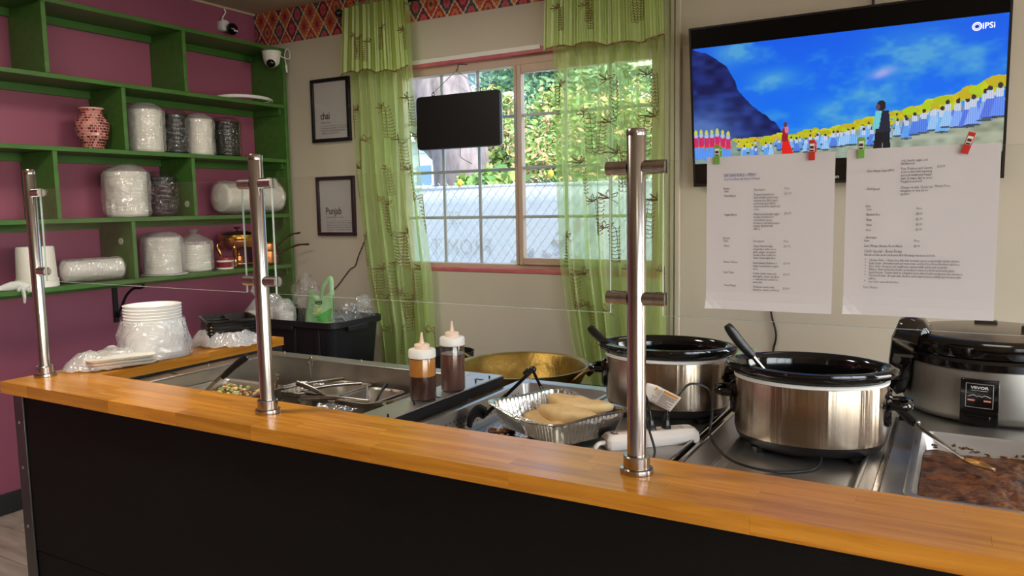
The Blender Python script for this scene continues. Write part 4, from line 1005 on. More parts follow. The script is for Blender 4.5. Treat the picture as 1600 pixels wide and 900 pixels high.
# ---- tongs standing in it
tg = thing('tongs', 'black handled tongs standing like an upturned V in the perforated pan', 'tongs', (-1.15, 2.05, .78))
ap = Vector((-1.112, 2.045, .953))
for e, m2_, lab in ((Vector((-1.262, 1.990, .800)), Vector((-1.19, 2.015, .872)), ''), (Vector((-1.045, 2.03, .856)), Vector((-1.085, 2.040, .910)), '')):
    a = MB().tube(bez([ap + (e - ap).normalized() * .004, m2_, e], 14), [.0052] * 9 + [.006] * 6, 8, flat=.7).build('tong_arm', M_blackgloss, tg)
    MB().tube([ap.lerp(e, .50) + Vector((0, -.006, .004)), ap.lerp(e, .74) + Vector((0, -.006, .004))], .0022, 6).build('rivet_bar', M_chrome, a)
MB().ball(ap + Vector((0, 0, .002)), .012, .009, .010, 12, 8).cyl(ap + Vector((-.012, -.004, -.002)), ap + Vector((-.026, -.006, -.014)), .009, .007, 10).build('hinge', M_blackplastic, tg)
hd = MB().lathe([(0, 0), (.6, .003), (1, .012), (.97, .014), (.58, .0055), (0, .003)], (-1.263, 1.968, .798), 20, sx=.026, sy=.052, R=Matrix.Rotation(-.9, 3, 'Y') @ Matrix.Diagonal((1, 1, 1)))
hd2 = MB().tube(bez([(-1.258, 2.005, .812), (-1.266, 1.972, .826), (-1.268, 1.938, .812), (-1.266, 1.925, .786)], 14), [.016, .018, .019, .02, .02, .02, .02, .02, .02, .019, .018, .016, .013][:14], 10, flat=.25)
hd2.build('tong_head', M_blackplastic, tg)
# ---- foil tray of bread
bx, by, ba = -.930, 1.845, math.radians(-25)
TBZ = .8435
bt = thing('foil_bread_tray', 'ridged foil tray of puffy flatbreads beside the nearest glass post', 'foil tray', (bx, by, TBZ), ba, local=True)
L = []
def flute(loop, amt):
    out = []; n = len(loop); c_ = sum(loop, Vector()) / n
    for i, p_ in enumerate(loop):
        d = (p_ - c_); d.z = 0; d.normalize()
        out.append(p_ + d * (amt if i % 2 else -amt))
    return out
def dense(sx, sy, r, z, n=150):
    base = rrect(0, 0, sx, sy, r, z, 8); m_ = len(base); per = [0]
    for i in range(m_): per.append(per[-1] + (base[(i + 1) % m_] - base[i]).length)
    out = []
    for k in range(n):
        s_ = per[-1] * k / n
        i = next(j for j in range(m_) if per[j + 1] >= s_)
        q = (s_ - per[i]) / max(1e-9, per[i + 1] - per[i]); out.append(base[i].lerp(base[(i + 1) % m_], q))
    return out
def wave(loop):   # the soft rim sags between the corners
    return [Vector((p_.x, p_.y, p_.z - .006 * math.cos(p_.x / .16 * PI) + .004 * math.sin(p_.y * 16 + p_.x * 9))) for p_ in loop]
RH = .062
L.append(wave(dense(.322, .262, .04, RH - .003))); L.append(wave(dense(.330, .270, .044, RH + .001))); L.append(wave(dense(.320, .260, .04, RH + .003)))
L.append(wave(dense(.302, .242, .034, RH)))
for t_ in (.9, .7, .45, .2, .06): L.append(flute(dense(.262 + .04 * t_, .202 + .04 * t_, .026 + .008 * t_, RH * t_), .0022))
L.append(dense(.250, .190, .02, .0005))
fo = MB().loft(L, cap0=False).build('tray_body', M_foil, bt, smooth=25, solid=.0006)
def naan(i, c, rx, ry, rz_, tilt, th=.011):
    mb = MB(); R = Matrix.Rotation(rz_, 3, 'Z') @ Matrix.Rotation(tilt[0], 3, 'X') @ Matrix.Rotation(tilt[1], 3, 'Y')
    def up(u, v_):
        r_ = v_; a = 2 * PI * u
        edge = 1 + .10 * noise.noise(Vector((math.cos(a) * 1.2, math.sin(a) * 1.2, i * 3.1)))
        x, y = r_ * rx * edge * math.cos(a), r_ * ry * edge * math.sin(a)
        puff = max(0.0, 1 - r_ ** 5) ** .5
        zz = th * (.22 + .95 * puff) + .007 * noise.noise(Vector((x * 28, y * 28, i * 7.0))) * (1 - .3 * r_) + .012 * (x / rx) ** 2 * (1 if i % 2 else .2)
        return Vector((x, y, zz))
    n, k = 36, 10
    vs = []
    for j in range(k + 1):
        for q in range(n): vs.append(up(q / n, max(.001, j / k)))
    low = len(vs)
    for q in range(n):
        p_ = vs[k * n + q]; vs.append(Vector((p_.x * .97, p_.y * .97, p_.z - th * .75)))
    vs = [Vector(c) + R @ p_ for p_ in vs]
    fs = [(j * n + q, (j + 1) * n + q, (j + 1) * n + (q + 1) % n, j * n + (q + 1) % n) for j in range(k) for q in range(n)]
    fs += [(k * n + q, low + q, low + (q + 1) % n, k * n + (q + 1) % n) for q in range(n)] + [tuple(low + q for q in reversed(range(n)))] 
    mb.add(vs, fs); return mb
bc = Vector((bx, by, TBZ))
Rb = rotz(ba)
for i, (ox, oy, oz, rx, ry, rz_, tl_, lab) in enumerate((
    (-.915, 1.795, .864, .084, .056, -.14, (.0, -.02), 'flatbread lying lowest at the front left of the foil tray'),
    (-.826, 1.838, .868, .042, .034, -.5, (.0, .0), 'small folded flatbread tucked low at the right end of the foil tray'),
    (-.985, 1.875, .858, .060, .050, .3, (.0, .0), 'flatbread tucked under the others at the left end of the foil tray'),
    (-.886, 1.896, .901, .100, .042, -.10, (.06, .02), 'flatbread along the back of the foil tray'),
    (-.888, 1.826, .893, .092, .040, -.18, (.10, .02), 'long flatbread lying on top across the middle of the foil tray'))):
    naan(i, Vector((ox, oy, oz)), rx, ry, rz_, tl_, .016).build('flatbread', M_bread, label=lab, cat='flatbread', group='flatbreads in the foil tray', smooth=70)
# =================================================================== slow cookers
def cooker(label, x, y, z, rz, a, b, H, handle_lab, contents, sc=1.0):
    t = thing('slow_cooker', label, 'slow cooker', (x, y, z), rz, 'oval slow cookers', local=True)
    k = b / a
    for fx, fy in ((-.6, -.55), (.6, -.55), (-.6, .55), (.6, .55)): MB().cyl((fx * a, fy * b, 0), (fx * a, fy * b, .014), .014, .018, 14).build('foot', M_blackplastic, t)
    MB().lathe([(0, .012), (a * .86, .012), (a * .93, .020), (a * .975, .034), (a * .985, .040), (0, .040)], (0, 0, 0), 56, 1, k).build('base', M_blackplastic, t)
    MB().lathe([(a * .97, .0395), (a * .985, .0400), (a, .050), (a, H - .012), (a * .99, H - .008)], (0, 0, 0), 72, 1, k).build('steel_shell', M_cooker, t)
    MB().lathe([(a * .985, H - .010), (a * 1.012, H - .008), (a * 1.015, H - .002), (a * .98, H)], (0, 0, 0), 64, 1, k).build('shell_rim', M_white, t)
    def lug(r, z, ang):
        return r * (1 + .055 * max(0, abs(math.cos(ang)) - .86) / .14 * (1 if z > H + .006 else 0))
    MB().lathe([(a * .97, H - .004), (a * .985, H + .004), (a * 1.045, H + .010), (a * 1.075, H + .020), (a * 1.06, H + .028), (a * .98, H + .031), (a * .93, H + .027), (a * .90, H + .012), (a * .88, H - .03), (a * .84, H - .10), (a * .7, H - .13), (0, H - .135)], (0, 0, 0), 72, 1, k, fn=lug).build('stoneware_crock', M_blackgloss, t, smooth=60)
    MB().lathe([(a * .868, H - .060), (a * .5, H - .056), (0, H - .055)], (0, 0, 0), 48, 1, k, fn=lambda r, z, ang: r).build('contents', contents, t)
    for s in (-1, 1):
        pl_ = MB().loft([[Vector((s * (a * .985 + xx), p_.x, p_.y)) for p_ in rrect(0, H * .64, .075 * q, .088 * q, .02 * q, 0)] for xx, q in ((-.02, .98), (.004, 1), (.010, .90))]).build('handle_plate', M_blackgloss, t)
        R_ = [(s * (a + .004), -.034, H * .70), (s * (a + .030), -.036, H * .705), (s * (a + .044), -.022, H * .705), (s * (a + .048), 0, H * .705), (s * (a + .044), .022, H * .705), (s * (a + .030), .036, H * .705), (s * (a + .004), .034, H * .70)]
        MB().tube(bez(R_, 30), .010, 10, flat=.9).build('handle', M_blackgloss, pl_)
    return t
M_curry = mat('dark_curry', srgb(34, 22, 15), .6, spec=.15, var=.5, vscale=50, bump=.5, bscale=120)
C1 = cooker('oval steel slow cooker behind the power strip beside the right curtain', -.733, 2.165, TZ, math.radians(8), .178, .128, .180, '', M_curry)
C2 = cooker('oval steel slow cooker in the centre of the steam table beside the rice cooker', -.322, 2.055, TZ - .0134, math.radians(4), .182, .142, .190, '', M_curry)
def cook_spoon(label, tip, top):
    tip = Vector(tip); top = Vector(top)
    t = thing('cooking_spoon', label, 'spoon', (tip.x, tip.y, tip.z))
    g = tip.lerp(top, .48)
    d = (top - tip).normalized()
    MB().tube([tip, g + d * .01], [.0055, .006], 10, flat=.7).build('shaft', M_chrome, t)
    MB().tube(bez([g, tip.lerp(top, .75) + Vector((0, 0, -.004)), top], 16), [.009, .010, .011, .0115, .012, .0122, .0125, .0128, .013, .013, .013, .013, .013, .0125, .012, .011, .008], 12, flat=.55).build('grip', M_blackplastic, t)
    MB().ball(tip - d * .01, .028, .022, .008, 14, 8).build('bowl', M_chrome, t)
    s_ = tip.lerp(top, .88)
    MB().obox(s_ + Vector((.0005, -.0078, .003)), (.006, .001, .020), d.to_track_quat('Z', 'Y').to_matrix()).build('hang_slot', M_blackmatte, t)
cook_spoon('black gripped spoon leaning in the slow cooker behind the power strip', (-.812, 2.12, .975), (-.952, 2.105, 1.086))
cook_spoon('black gripped spoon leaning in the slow cooker beside the rice cooker', (-.398, 2.055, .970), (-.520, 2.010, 1.132))

# =================================================================== rice cooker
rx, ry, rr, rz0 = .090, 2.640, .232, .830
RC = thing('rice_cooker', 'large grey rice cooker with a shiny black lid at the end of the line', 'rice cooker', (rx, ry, rz0))
RH_ = .155
MB().lathe([(0, .004), (rr * .92, .004), (rr * .97, .012), (rr, .03), (rr, RH_ - .02), (rr * .985, RH_), (0, RH_)], (rx, ry, rz0), 72).build('body', M_ricebody, RC)
for a in (.8, 2.3, 3.9, 5.5): MB().cyl((rx + .17 * math.cos(a), ry + .17 * math.sin(a), rz0), (rx + .17 * math.cos(a), ry + .17 * math.sin(a), rz0 + .006), .02).build('foot', M_blackplastic, RC)
MB().lathe([(rr * .99, RH_ - .004), (rr * 1.025, RH_), (rr * 1.03, RH_ + .018), (rr * .99, RH_ + .026), (rr * .9, RH_ + .027), (rr * .9, RH_)], (rx, ry, rz0), 72).build('collar', M_blackgloss, RC)
ld = MB().lathe([(rr * .90, RH_ + .026), (rr * .975, RH_ + .028), (rr * .985, RH_ + .034), (rr * .975, RH_ + .064), (rr * .93, RH_ + .074), (rr * .90, RH_ + .076), (rr * .6, RH_ + .086), (rr * .25, RH_ + .090), (0, RH_ + .0905)], (rx, ry, rz0), 72).build('lid', M_blackgloss, RC)
MB().lathe([(rr * .895, RH_ + .0768), (rr * .6, RH_ + .0868), (rr * .25, RH_ + .0908), (0, RH_ + .0913)], (rx, ry, rz0), 64).build('lid_panel', mat('bronze_lid_panel', srgb(112, 96, 84), .22, .6), ld)
# hinge block on the left
hx = rx - rr
hgp = [(-.030, .120), (-.034, .20), (-.028, .27), (-.010, .318), (.018, .330), (.052, .318), (.076, .288), (.070, .262), (.040, .250), (.030, .215), (.028, .150), (.012, .108), (-.010, .098)]
MB().loft([[Vector((hx + p_[0] * q + .004 * (1 - q), ry + yy - .06, rz0 + .165 + (p_[1] - .22) * q)) for p_ in hgp] for yy, q in ((-.062, .90), (-.052, 1.0), (.052, 1.0), (.062, .90))]).build('hinge', M_blackgloss, RC, smooth=50, label='black plastic lid hinge')
MB().cyl((hx - .012, ry - .124, rz0 + .150), (hx - .012, ry - .115, rz0 + .150), .012, seg=16).box(hx - .02, hx + .055, ry - .128, ry - .120, rz0 + .159, rz0 + .167).build('hinge_pin', M_gunmetal, RC)
MB().obox((rx - .02, ry + .06, rz0 + RH_ + .094), (.060, .03, .010)).build('steam_vent', M_blackplastic, RC, bevel=.003)
MB().tube(bez([(rx + .065, ry - .07, rz0 + RH_ + .094), (rx + .10, ry - .10, rz0 + RH_ + .098), (rx + .14, ry - .12, rz0 + RH_ + .088), (rx + .20, ry - .13, rz0 + RH_ + .080)], 20), .012, 10, flat=.5).build('lid_handle', M_blackplastic, RC)
# torn blue tape
nt_ = MB(); tp = [(0, 0), (.012, .009), (.030, .007), (.042, .012), (.050, .006), (.046, -.004), (.050, -.012), (.036, -.010), (.020, -.013), (.006, -.009)]
nt_.loft([[Vector((rx - .120 + p_[0], ry - .085 + p_[1] * 1.6, rz0 + RH_ + .0815 + dz + .12 * (p_[0] + p_[1]))) for p_ in tp] for dz in (0, .0008)])
nt_.build('blue_tape', mat('blue_tape', srgb(44, 42, 120), .5), RC, label='torn scrap of blue tape')
# control panel curved onto the body front
pa = -PI / 2 - .145
def onbody(u, z, d): return Vector((rx + (rr + d) * math.cos(pa + u / rr), ry + (rr + d) * math.sin(pa + u / rr), rz0 + z * .78))
def slab(u0, u1, z0, z1, d0, d1, n=6):
    lp = []
    for d in (d0, d1):
        lp.append([onbody(u0 + (u1 - u0) * i / n, z0, d) for i in range(n + 1)] + [onbody(u1 + (u0 - u1) * i / n, z1, d) for i in range(n + 1)])
    return MB().loft(lp)
cpn = slab(-.044, .044, .012, .170, -.004, .012).build('control_panel', M_blackgloss, RC, bevel=.002)
fr = MB()
for a_ in ((-.031, .031, .072, .0735), (-.031, .031, .1545, .156), (-.031, -.0296, .072, .156), (.0296, .031, .072, .156)): 
    q = slab(*a_, .012, .0128); fr.add(q.v, q.f)
fr.build('panel_frame', mat('silver_line', srgb(170, 170, 170), .4), cpn)
tx = MB()
vs, fs = text_mesh('VEVOR', .0125, align='CENTER', bold=.0004)
tx.add([onbody(x_, .138 + y_, .0130) for x_, y_ in vs], fs)
for a_ in ((-.018, .018, .1315, .1323),): q = slab(*a_, .012, .0129, 4); tx.add(q.v, q.f)
zig = [(-.026, .1095), (-.013, .1165), (-.005, .1105), (.0, .1145), (.005, .1105), (.013, .1165), (.026, .1095)]
tx.tube([onbody(a_, b_, .0126) for a_, b_ in zig], .0006, 5)
tx.build('panel_print', M_white, cpn, label='white brand lettering and zigzag line')
M_olamp = mat('orange_lamp', srgb(190, 120, 96), .4, emit=srgb(255, 150, 110), estr=.25)
for u0 in (-.026, .010): slab(u0, u0 + .016, .095, .100, .012, .0129).build('indicator_light', M_olamp, cpn)
q = slab(-.026, .026, .030, .046, .012, .016).build('cook_switch', M_blackgloss, cpn, bevel=.002)
# table under the rice cooker
ST = thing('side_table', 'steel table behind the steam table under the rice cooker', 'table', (.15, 2.7, 0))
MB().box(-.215, .62, 2.400, 3.05, .800, .830).build('table_top', M_steel, ST, bevel=.003)
for x in (-.18, .58):
    for y in (2.44, 3.0): MB().cyl((x, y, 0), (x, y, .80), .018).build('leg', M_steel, ST)

# =================================================================== pan of brown curry
cx, cy = (SX0 + SX1) / 2, (SY0 + SY1) / 2
CP = thing('curry_pan', 'wide steel hotel pan of thick brown curry at the end of the line', 'pan', (cx, cy, .772))
L = []
for dx, z, rr_ in ((.016, TZ + .0005, .034), (.016, TZ + .009, .034), (.009, TZ + .0115, .030), (.0, TZ + .0095, .026), (-.003, TZ + .002, .026), (-.010, .790, .024), (-.020, .775, .02)):
    L.append(rrect(cx, cy, SX1 - SX0 + 2 * dx, SY1 - SY0 + 2 * dx, rr_, z, 6))
MB().loft(L, cap0=False).build('pan_body', M_steel, CP, smooth=50)
def curry_mat():
    m = mat('brown_curry', srgb(104, 58, 28), .22, spec=.45, var=.0); nt = m.node_tree; b = nt.nodes['Principled BSDF']
    tc = nt.nodes.new('ShaderNodeTexCoord'); n1 = nt.nodes.new('ShaderNodeTexNoise'); n1.inputs['Scale'].default_value = 22; n1.inputs['Detail'].default_value = 8; n1.inputs['Roughness'].default_value = .65
    nt.links.new(tc.outputs['Object'], n1.inputs['Vector'])
    rp = nt.nodes.new('ShaderNodeValToRGB'); e = rp.color_ramp.elements; e[0].position = .34; e[0].color = srgb(56, 28, 15); e[1].position = .66; e[1].color = srgb(140, 84, 42)
    nt.links.new(n1.outputs[0], rp.inputs[0]); nt.links.new(rp.outputs[0], b.inputs['Base Color'])
    n2 = nt.nodes.new('ShaderNodeTexNoise'); n2.inputs['Scale'].default_value = 90; n2.inputs['Detail'].default_value = 5
    nt.links.new(tc.outputs['Object'], n2.inputs['Vector'])
    bp = nt.nodes.new('ShaderNodeBump'); bp.inputs['Strength'].default_value = .8; bp.inputs['Distance'].default_value = .008; nt.links.new(n2.outputs[0], bp.inputs['Height']); nt.links.new(bp.outputs[0], b.inputs['Normal'])
    return m
M_cur = curry_mat()
def cur(u, v_):
    x = SX0 + .008 + (SX1 - SX0 - .016) * u; y = SY0 + .008 + (SY1 - SY0 - .016) * v_
    z = .812 + .006 * noise.noise(Vector((x * 18, y * 18, 0))) + .004 * noise.noise(Vector((x * 50, y * 50, 3))) - .016 * max(0, v_ - .82) / .18
    return Vector((x, y, z))
MB().grid(cur, 70, 110).build('curry', M_cur, CP, smooth=80)
M_crusty = mat('dried_curry_crust', srgb(120, 78, 44), .7, var=.4, vscale=50)
cr = MB()
for i in range(46):
    u = random.random(); w_ = random.random() ** 2
    cr.ball((SX0 + .02 + (SX1 - SX0 - .04) * u, SY1 - .0085 - .002 * w_, .797 + .022 * (.25 + .75 * random.random()) * (.6 + .4 * math.sin(u * 9))), random.uniform(.002, .006), .0012, random.uniform(.001, .003), 7, 5, nz=.5, seed=i)
cr.build('dried_crust', M_crusty, CP, kind='stuff', label='dried brown crust on the pan wall')
SPO = thing('spatula_spoon', 'long black gripped steel spoon resting in the brown curry', 'spoon', (0, 2.1, .83))
a0, a1, a2 = Vector((.020, 2.070, .838)), Vector((-.088, 2.185, .880)), Vector((-.185, 2.285, .935))
MB().tube([a0, a1 + (a0 - a1).normalized() * -.01], [.0042, .0062], 10, flat=.7).build('shaft', M_chrome, SPO)
MB().tube(bez([a1, a1.lerp(a2, .5) + Vector((0, 0, .004)), a2], 14), [.0105, .0125, .0135, .0135, .013, .013, .013, .013, .0135, .014, .014, .0135, .012, .010, .009], 12, flat=.8).build('grip', M_blackplastic, SPO)
MB().ball(a1 + Vector((.008, -.008, .006)), .006, seg=8, rings=6).build('rivet', M_chrome, SPO)
hk = a1.lerp(a2, .32)
MB().obox(hk + Vector((0, -.004, -.014)), (.012, .008, .012)).build('rest_nub', M_blackplastic, SPO)
dirx = Vector((.93, -.36, 0)).normalized(); diry = Vector((.36, .93, 0)).normalized()
bl = MB()
def blade(u, v_):
    l = u * .068; w_ = .021 * (math.sin(min(1, u * 1.6 + .12) * PI / 2)) * (1 - max(0, u - .45) / .55 * .85)
    s_ = 2 * v_ - 1
    return a0 + Vector((.0, 0, -.006)) + dirx * l + diry * (s_ * w_) + Vector((0, 0, -.008 * u + .008 * s_ * s_))
bl.grid(blade, 12, 8)
bl.build('spoon_blade', mat('used_spoon', srgb(206, 180, 140), .3, .7, var=.3, vscale=60, col2=srgb(200, 140, 60)), SPO, solid=.0015)

# =================================================================== power strip, plugs, cords
pa_, pb_ = Vector((-.757, 1.787, TZ)), Vector((-.593, 1.945, TZ))
ang = math.atan2(pb_.y - pa_.y, pb_.x - pa_.x); pc = (pa_ + pb_) / 2
PS = thing('power_strip', 'white power strip with a red rocker switch beside the nearest glass post', 'power strip', (pc.x, pc.y, TZ + .0005), ang, local=True)
LL = .255
MB().loft([rrect(0, 0, LL * .985, .062, .012, 0), rrect(0, 0, LL, .066, .012, .008), rrect(0, 0, LL * .985, .060, .012, .024), rrect(0, 0, LL * .93, .044, .012, .034), rrect(0, 0, LL * .91, .040, .012, .0355)]).build('strip_body', M_strip, PS, smooth=28)
MB().obox((-.098, 0, .0360), (.012, .024, .005)).build('rocker_switch', mat('dark_red_switch', srgb(84, 26, 30), .3), PS, bevel=.001)
sl = MB()
for ox in (-.055, -.020, .015, .050, .085):
    for yy in (-.007, .007): sl.obox((ox, yy, .0356), (.009, .0022, .0008))
sl.build('socket_slots', M_gunmetal, PS, kind='stuff')
MB().tube(bez([(-LL / 2 + .004, -.01, .016), (-LL / 2 - .018, -.014, .016), (-LL / 2 - .034, -.03, .010), (-LL / 2 - .045, -.06, .004), (-LL / 2 - .06, -.09, .004)], 24), .006, 8).build('supply_cord', M_strip, PS)
Rz = rotz(ang)
def pw(x, y, z): return Vector((pc.x, pc.y, TZ + .0005)) + Rz @ Vector((x, y, z))
def plug(label, x, lean, cordpts):
    b0 = pw(x, .002, .0362); t = thing('plug', label, 'plug', b0)
    up = (Vector((0, 0, 1)) + Vector(lean)).normalized(); R = up.to_track_quat('Z', 'Y').to_matrix() @ rotz(ang)
    MB().loft([[b0 + R @ p_ for p_ in rrect(0, 0, .024 * q, .018 * q, .005, z)] for z, q in ((0, 1.08), (.006, 1.08), (.008, .92), (.024, .80), (.025, .68), (.029, .68), (.030, .58), (.034, .58), (.035, .48), (.048, .38))]).build('plug_body', M_blackplastic, t, smooth=40)
    s_ = b0 + up * .044
    MB().tube(bez([s_] + [Vector(q) for q in cordpts], 60), .0032, 8).build('cord', M_cord, t)
    return t, s_
cordA = [(-.690, 1.885, .945), (-.6935, 1.868, .962), (-.690, 1.852, .945), (-.668, 1.835, .885), (-.640, 1.800, .845), (-.625, 1.750, .8395), (-.610, 1.690, .8395), (-.600, 1.600, .8395)]
plug('black plug in the power strip nearest the glass post', .004, (-.10, 0, 0), cordA)
cordB = [(-.620, 1.920, .955), (-.590, 1.935, .985), (-.548, 1.955, .968), (-.534, 1.93, .915), (-.532, 1.905, .870), (-.500, 1.865, .846), (-.440, 1.800, .840), (-.360, 1.815, .8265), (-.290, 1.862, .8255), (-.272, 1.912, .832), (-.276, 1.955, .856)]
plug('black plug in the power strip with the paper warning tag', .045, (.03, 0, 0), cordB)
tg_ = thing('warning_tag', 'curled white paper warning tag on the slow cooker cord', 'tag', (-.64, 1.90, .92))
A_, B_ = Vector((-.690, 1.900, .986)), Vector((-.604, 1.905, .962))
ex = Vector((.073, .004, -.030)); ey = Vector((-.030, 0, -.040))
def tagf(u, v_):
    base = Vector((-.6795, 1.8895, .988)) + ex * u * 1.06 + ey * v_ * 1.0
    cur_ = max(0, .34 - u) / .34
    return base + Vector((-.004 * cur_ * cur_ * (1 - v_), -.022 * cur_ * cur_, .004 * cur_ * (1 - v_)))
MB().grid(tagf, 16, 6).build('tag_sheet', mat('tag_paper', srgb(232, 218, 204), .6), tg_, solid=.0005)
tgt = MB()
def tq(u0, u1, v0, v1, mi, d=.0011):
    n_ = Vector((0, -1, 0)) * d
    tgt.add([tagf(u0, v0) + n_, tagf(u1, v0) + n_, tagf(u1, v1) + n_, tagf(u0, v1) + n_], [(0, 1, 2, 3)], mi)
tq(.46, .93, .06, .20, 1); tq(.22, .27, .08, .30, 1)
for i, (a_, b_) in enumerate(((.48, .94), (.48, .90), (.48, .93), (.48, .70), (.50, .94), (.50, .80), (.50, .93), (.50, .86))):
    tq(a_, b_, .27 + i * .082, .30 + i * .082, 0)
for i in range(4): tq(.30 + .035 * i, .305 + .035 * i, .12, .45, 0)
tq(.40, .405, .05, .95, 0); tq(.24, .38, .60, .62, 0); tq(.28, .36, .70, .72, 0); tq(.26, .34, .80, .82, 0)
tgt.build('tag_print', [M_ink, mat('tag_orange', srgb(222, 152, 62), .6)], tg_, smooth=0)

# =================================================================== brass pan, back table, tote
BT = thing('back_table', 'low dark table along the window wall behind the steel units', 'table', (-1.9, 3.05, 0))
MB().box(-3.60, -.32, 2.66, 3.49, .530, .560).build('table_top', M_blackmatte, BT, bevel=.003)
for x in (-3.55, -1.9, -.38):
    for y in (2.71, 3.44): MB().box(x - .02, x + .02, y - .02, y + .02, 0, .53).build('leg', M_blackmatte, BT)
kx, ky, kz = -1.545, 2.745, .5605
K = thing('brass_kadai', 'wide hammered brass cooking pan with loop handles behind the steel well', 'pan', (kx, ky, kz))
MB().lathe([(r_ * .94, z_) for r_, z_ in ((0, 0), (.08, .004), (.16, .045), (.225, .11), (.27, .190), (.288, .236), (.296, .240), (.297, .243), (.288, .2435), (.276, .232), (.262, .19), (.217, .112), (.155, .052), (.08, .012), (0, .008))], (kx, ky, kz), 72).build('bowl', M_brass, K, smooth=60)
for a in (.02, PI + .02):
    d = Vector((math.cos(a), math.sin(a), 0)); e_ = Vector((-d.y, d.x, 0)); c_ = Vector((kx, ky, kz + .214)) + d * .260
    MB().tube(bez([c_ - e_ * .085 + Vector((0, 0, -.01)), c_ - e_ * .08 + d * .022 + Vector((0, 0, .010)), c_ - e_ * .055 + d * .055 + Vector((0, 0, .040)), c_ + d * .070 + Vector((0, 0, .056)), c_ + e_ * .055 + d * .055 + Vector((0, 0, .040)), c_ + e_ * .08 + d * .022 + Vector((0, 0, .010)), c_ + e_ * .085 + Vector((0, 0, -.01))], 42), .0085, 10).build('loop_handle', M_brassdark, K)
# small pot handle peeping out beside the bottles
SP = thing('black_skillet', 'black skillet with a raised handle beside the rear sauce bottle', 'skillet', (-2.20, 3.20, .561))
MB().lathe([(0, 0), (.105, 0), (.125, .02), (.132, .165), (.135, .167), (.128, .167), (.120, .02), (0, .008)], (-2.225, 3.20, .561), 40).build('pot_body', M_blackmatte, SP)
MB().tube(bez([(-2.112, 3.16, .745), (-2.09, 3.13, .755), (-2.115, 3.12, .80), (-2.155, 3.12, .835)], 18), .008, 8, flat=.6).build('handle', M_brassdark, SP)
# tote
tx0, tx1, ty0, ty1, tz0, tz1 = -3.575, -2.800, 3.000, 3.430, .5605, .856
TO = thing('storage_tote', 'black plastic storage tote under the left curtain filled with packaging', 'tote', ((tx0 + tx1) / 2, (ty0 + ty1) / 2, tz0))
cx, cy, sx_, sy_ = (tx0 + tx1) / 2, (ty0 + ty1) / 2, tx1 - tx0, ty1 - ty0
L = [rrect(cx, cy, sx_ - .10, sy_ - .08, .04, tz0), rrect(cx, cy, sx_ - .045, sy_ - .04, .05, tz1 - .035), rrect(cx, cy, sx_ - .01, sy_ - .01, .06, tz1 - .034), rrect(cx, cy, sx_, sy_, .065, tz1 - .030), rrect(cx, cy, sx_, sy_, .065, tz1), rrect(cx, cy, sx_ - .012, sy_ - .012, .06, tz1 + .002), rrect(cx, cy, sx_ - .030, sy_ - .03, .055, tz1 - .004), rrect(cx, cy, sx_ - .055, sy_ - .05, .045, tz1 - .03), rrect(cx, cy, sx_ - .11, sy_ - .09, .035, tz0 + .01)]
MB().loft(L).build('tote_body', M_tote, TO, smooth=40)
for x in (-3.46, -3.30, -3.10, -2.93): MB().box(x - .012, x + .012, ty0 + .018, ty0 + .034, tz0 + .04, tz1 - .036).build('rib', M_tote, TO, bevel=.003)
MB().box(cx - .10, cx + .10, ty0 - .004, ty0 + .012, tz1 - .052, tz1 - .028).build('grip', M_tote, TO, bevel=.004)
MB().box(tx1 - .012, tx1 + .004, cy - .10, cy + .06, tz1 - .056, tz1 - .028).build('grip', M_tote, TO, bevel=.004)
# bags in the tote
def cloth_bag(name, label, cat, pts, m, amp=.02, seed=0, sub=1):
    mb = MB(); c_, rx_, ry_, rz__ = pts
    mb.ball(c_, rx_, ry_, rz__, 26, 18)
    S_ = Vector((seed * 2.1, seed, seed * 3.3)); vv = []
    for p_ in mb.v:
        p_ = Vector(p_); d = (p_ - Vector(c_)); n_ = noise.noise(p_ * 14 + S_); n2 = abs(noise.noise(p_ * 30 + S_))
        vv.append(p_ + d.normalized() * (amp * n_ + amp * .7 * (.5 - n2)))
    mb.v = [tuple(p_) for p_ in vv]
    return mb.build(name, m, label=label, cat=cat, smooth=12)
def tall_bag(name, label, c_, r, h, inner, seed, tie=False, n=9):
    t = thing(name, label, 'bag', c_, 0, 'bags in the tote')
    MB().lathe(stack_prof(r * .84, h * .80, n, .06), c_, 24).build('cup_stack', inner, t)
    bag_mesh(c_, r * 1.08, h, seed, .16, 'cone' if tie else 'fold').build('plastic_wrap', M_filmw, t, smooth=14)
    if tie:
        MB().lathe([(r * .2, 0), (r * .1, h * .06), (r * .42, h * .16), (r * .30, h * .26), (.001, h * .22)], (c_[0], c_[1], c_[2] + h * .97), 18, fn=lambda rr2, zz, a: rr2 * (1 + .35 * math.sin(4 * a + zz * 60))).build('bag_knot', M_filmw, t, smooth=60)
tall_bag('cup_bag', 'tied clear bag of white cups at the left end of the tote', (-3.495, 3.13, .60), .062, .345, M_cup, 21, True)
tall_bag('cup_bag', 'clear bag of white cups behind the middle glass post', (-3.355, 3.12, .60), .062, .380, M_cup, 22)
tall_bag('cup_bag', 'clear bag of narrow grey cups beside the green bag in the tote', (-3.235, 3.09, .60), .056, .360, mat('pale_cup', srgb(214, 208, 206), .4), 23)
cloth_bag('clear_bag', 'empty clear plastic bag rising behind the cup bags', 'bag', (Vector((-3.29, 3.32, .91)), .075, .045, .135), M_film, .06, 5)
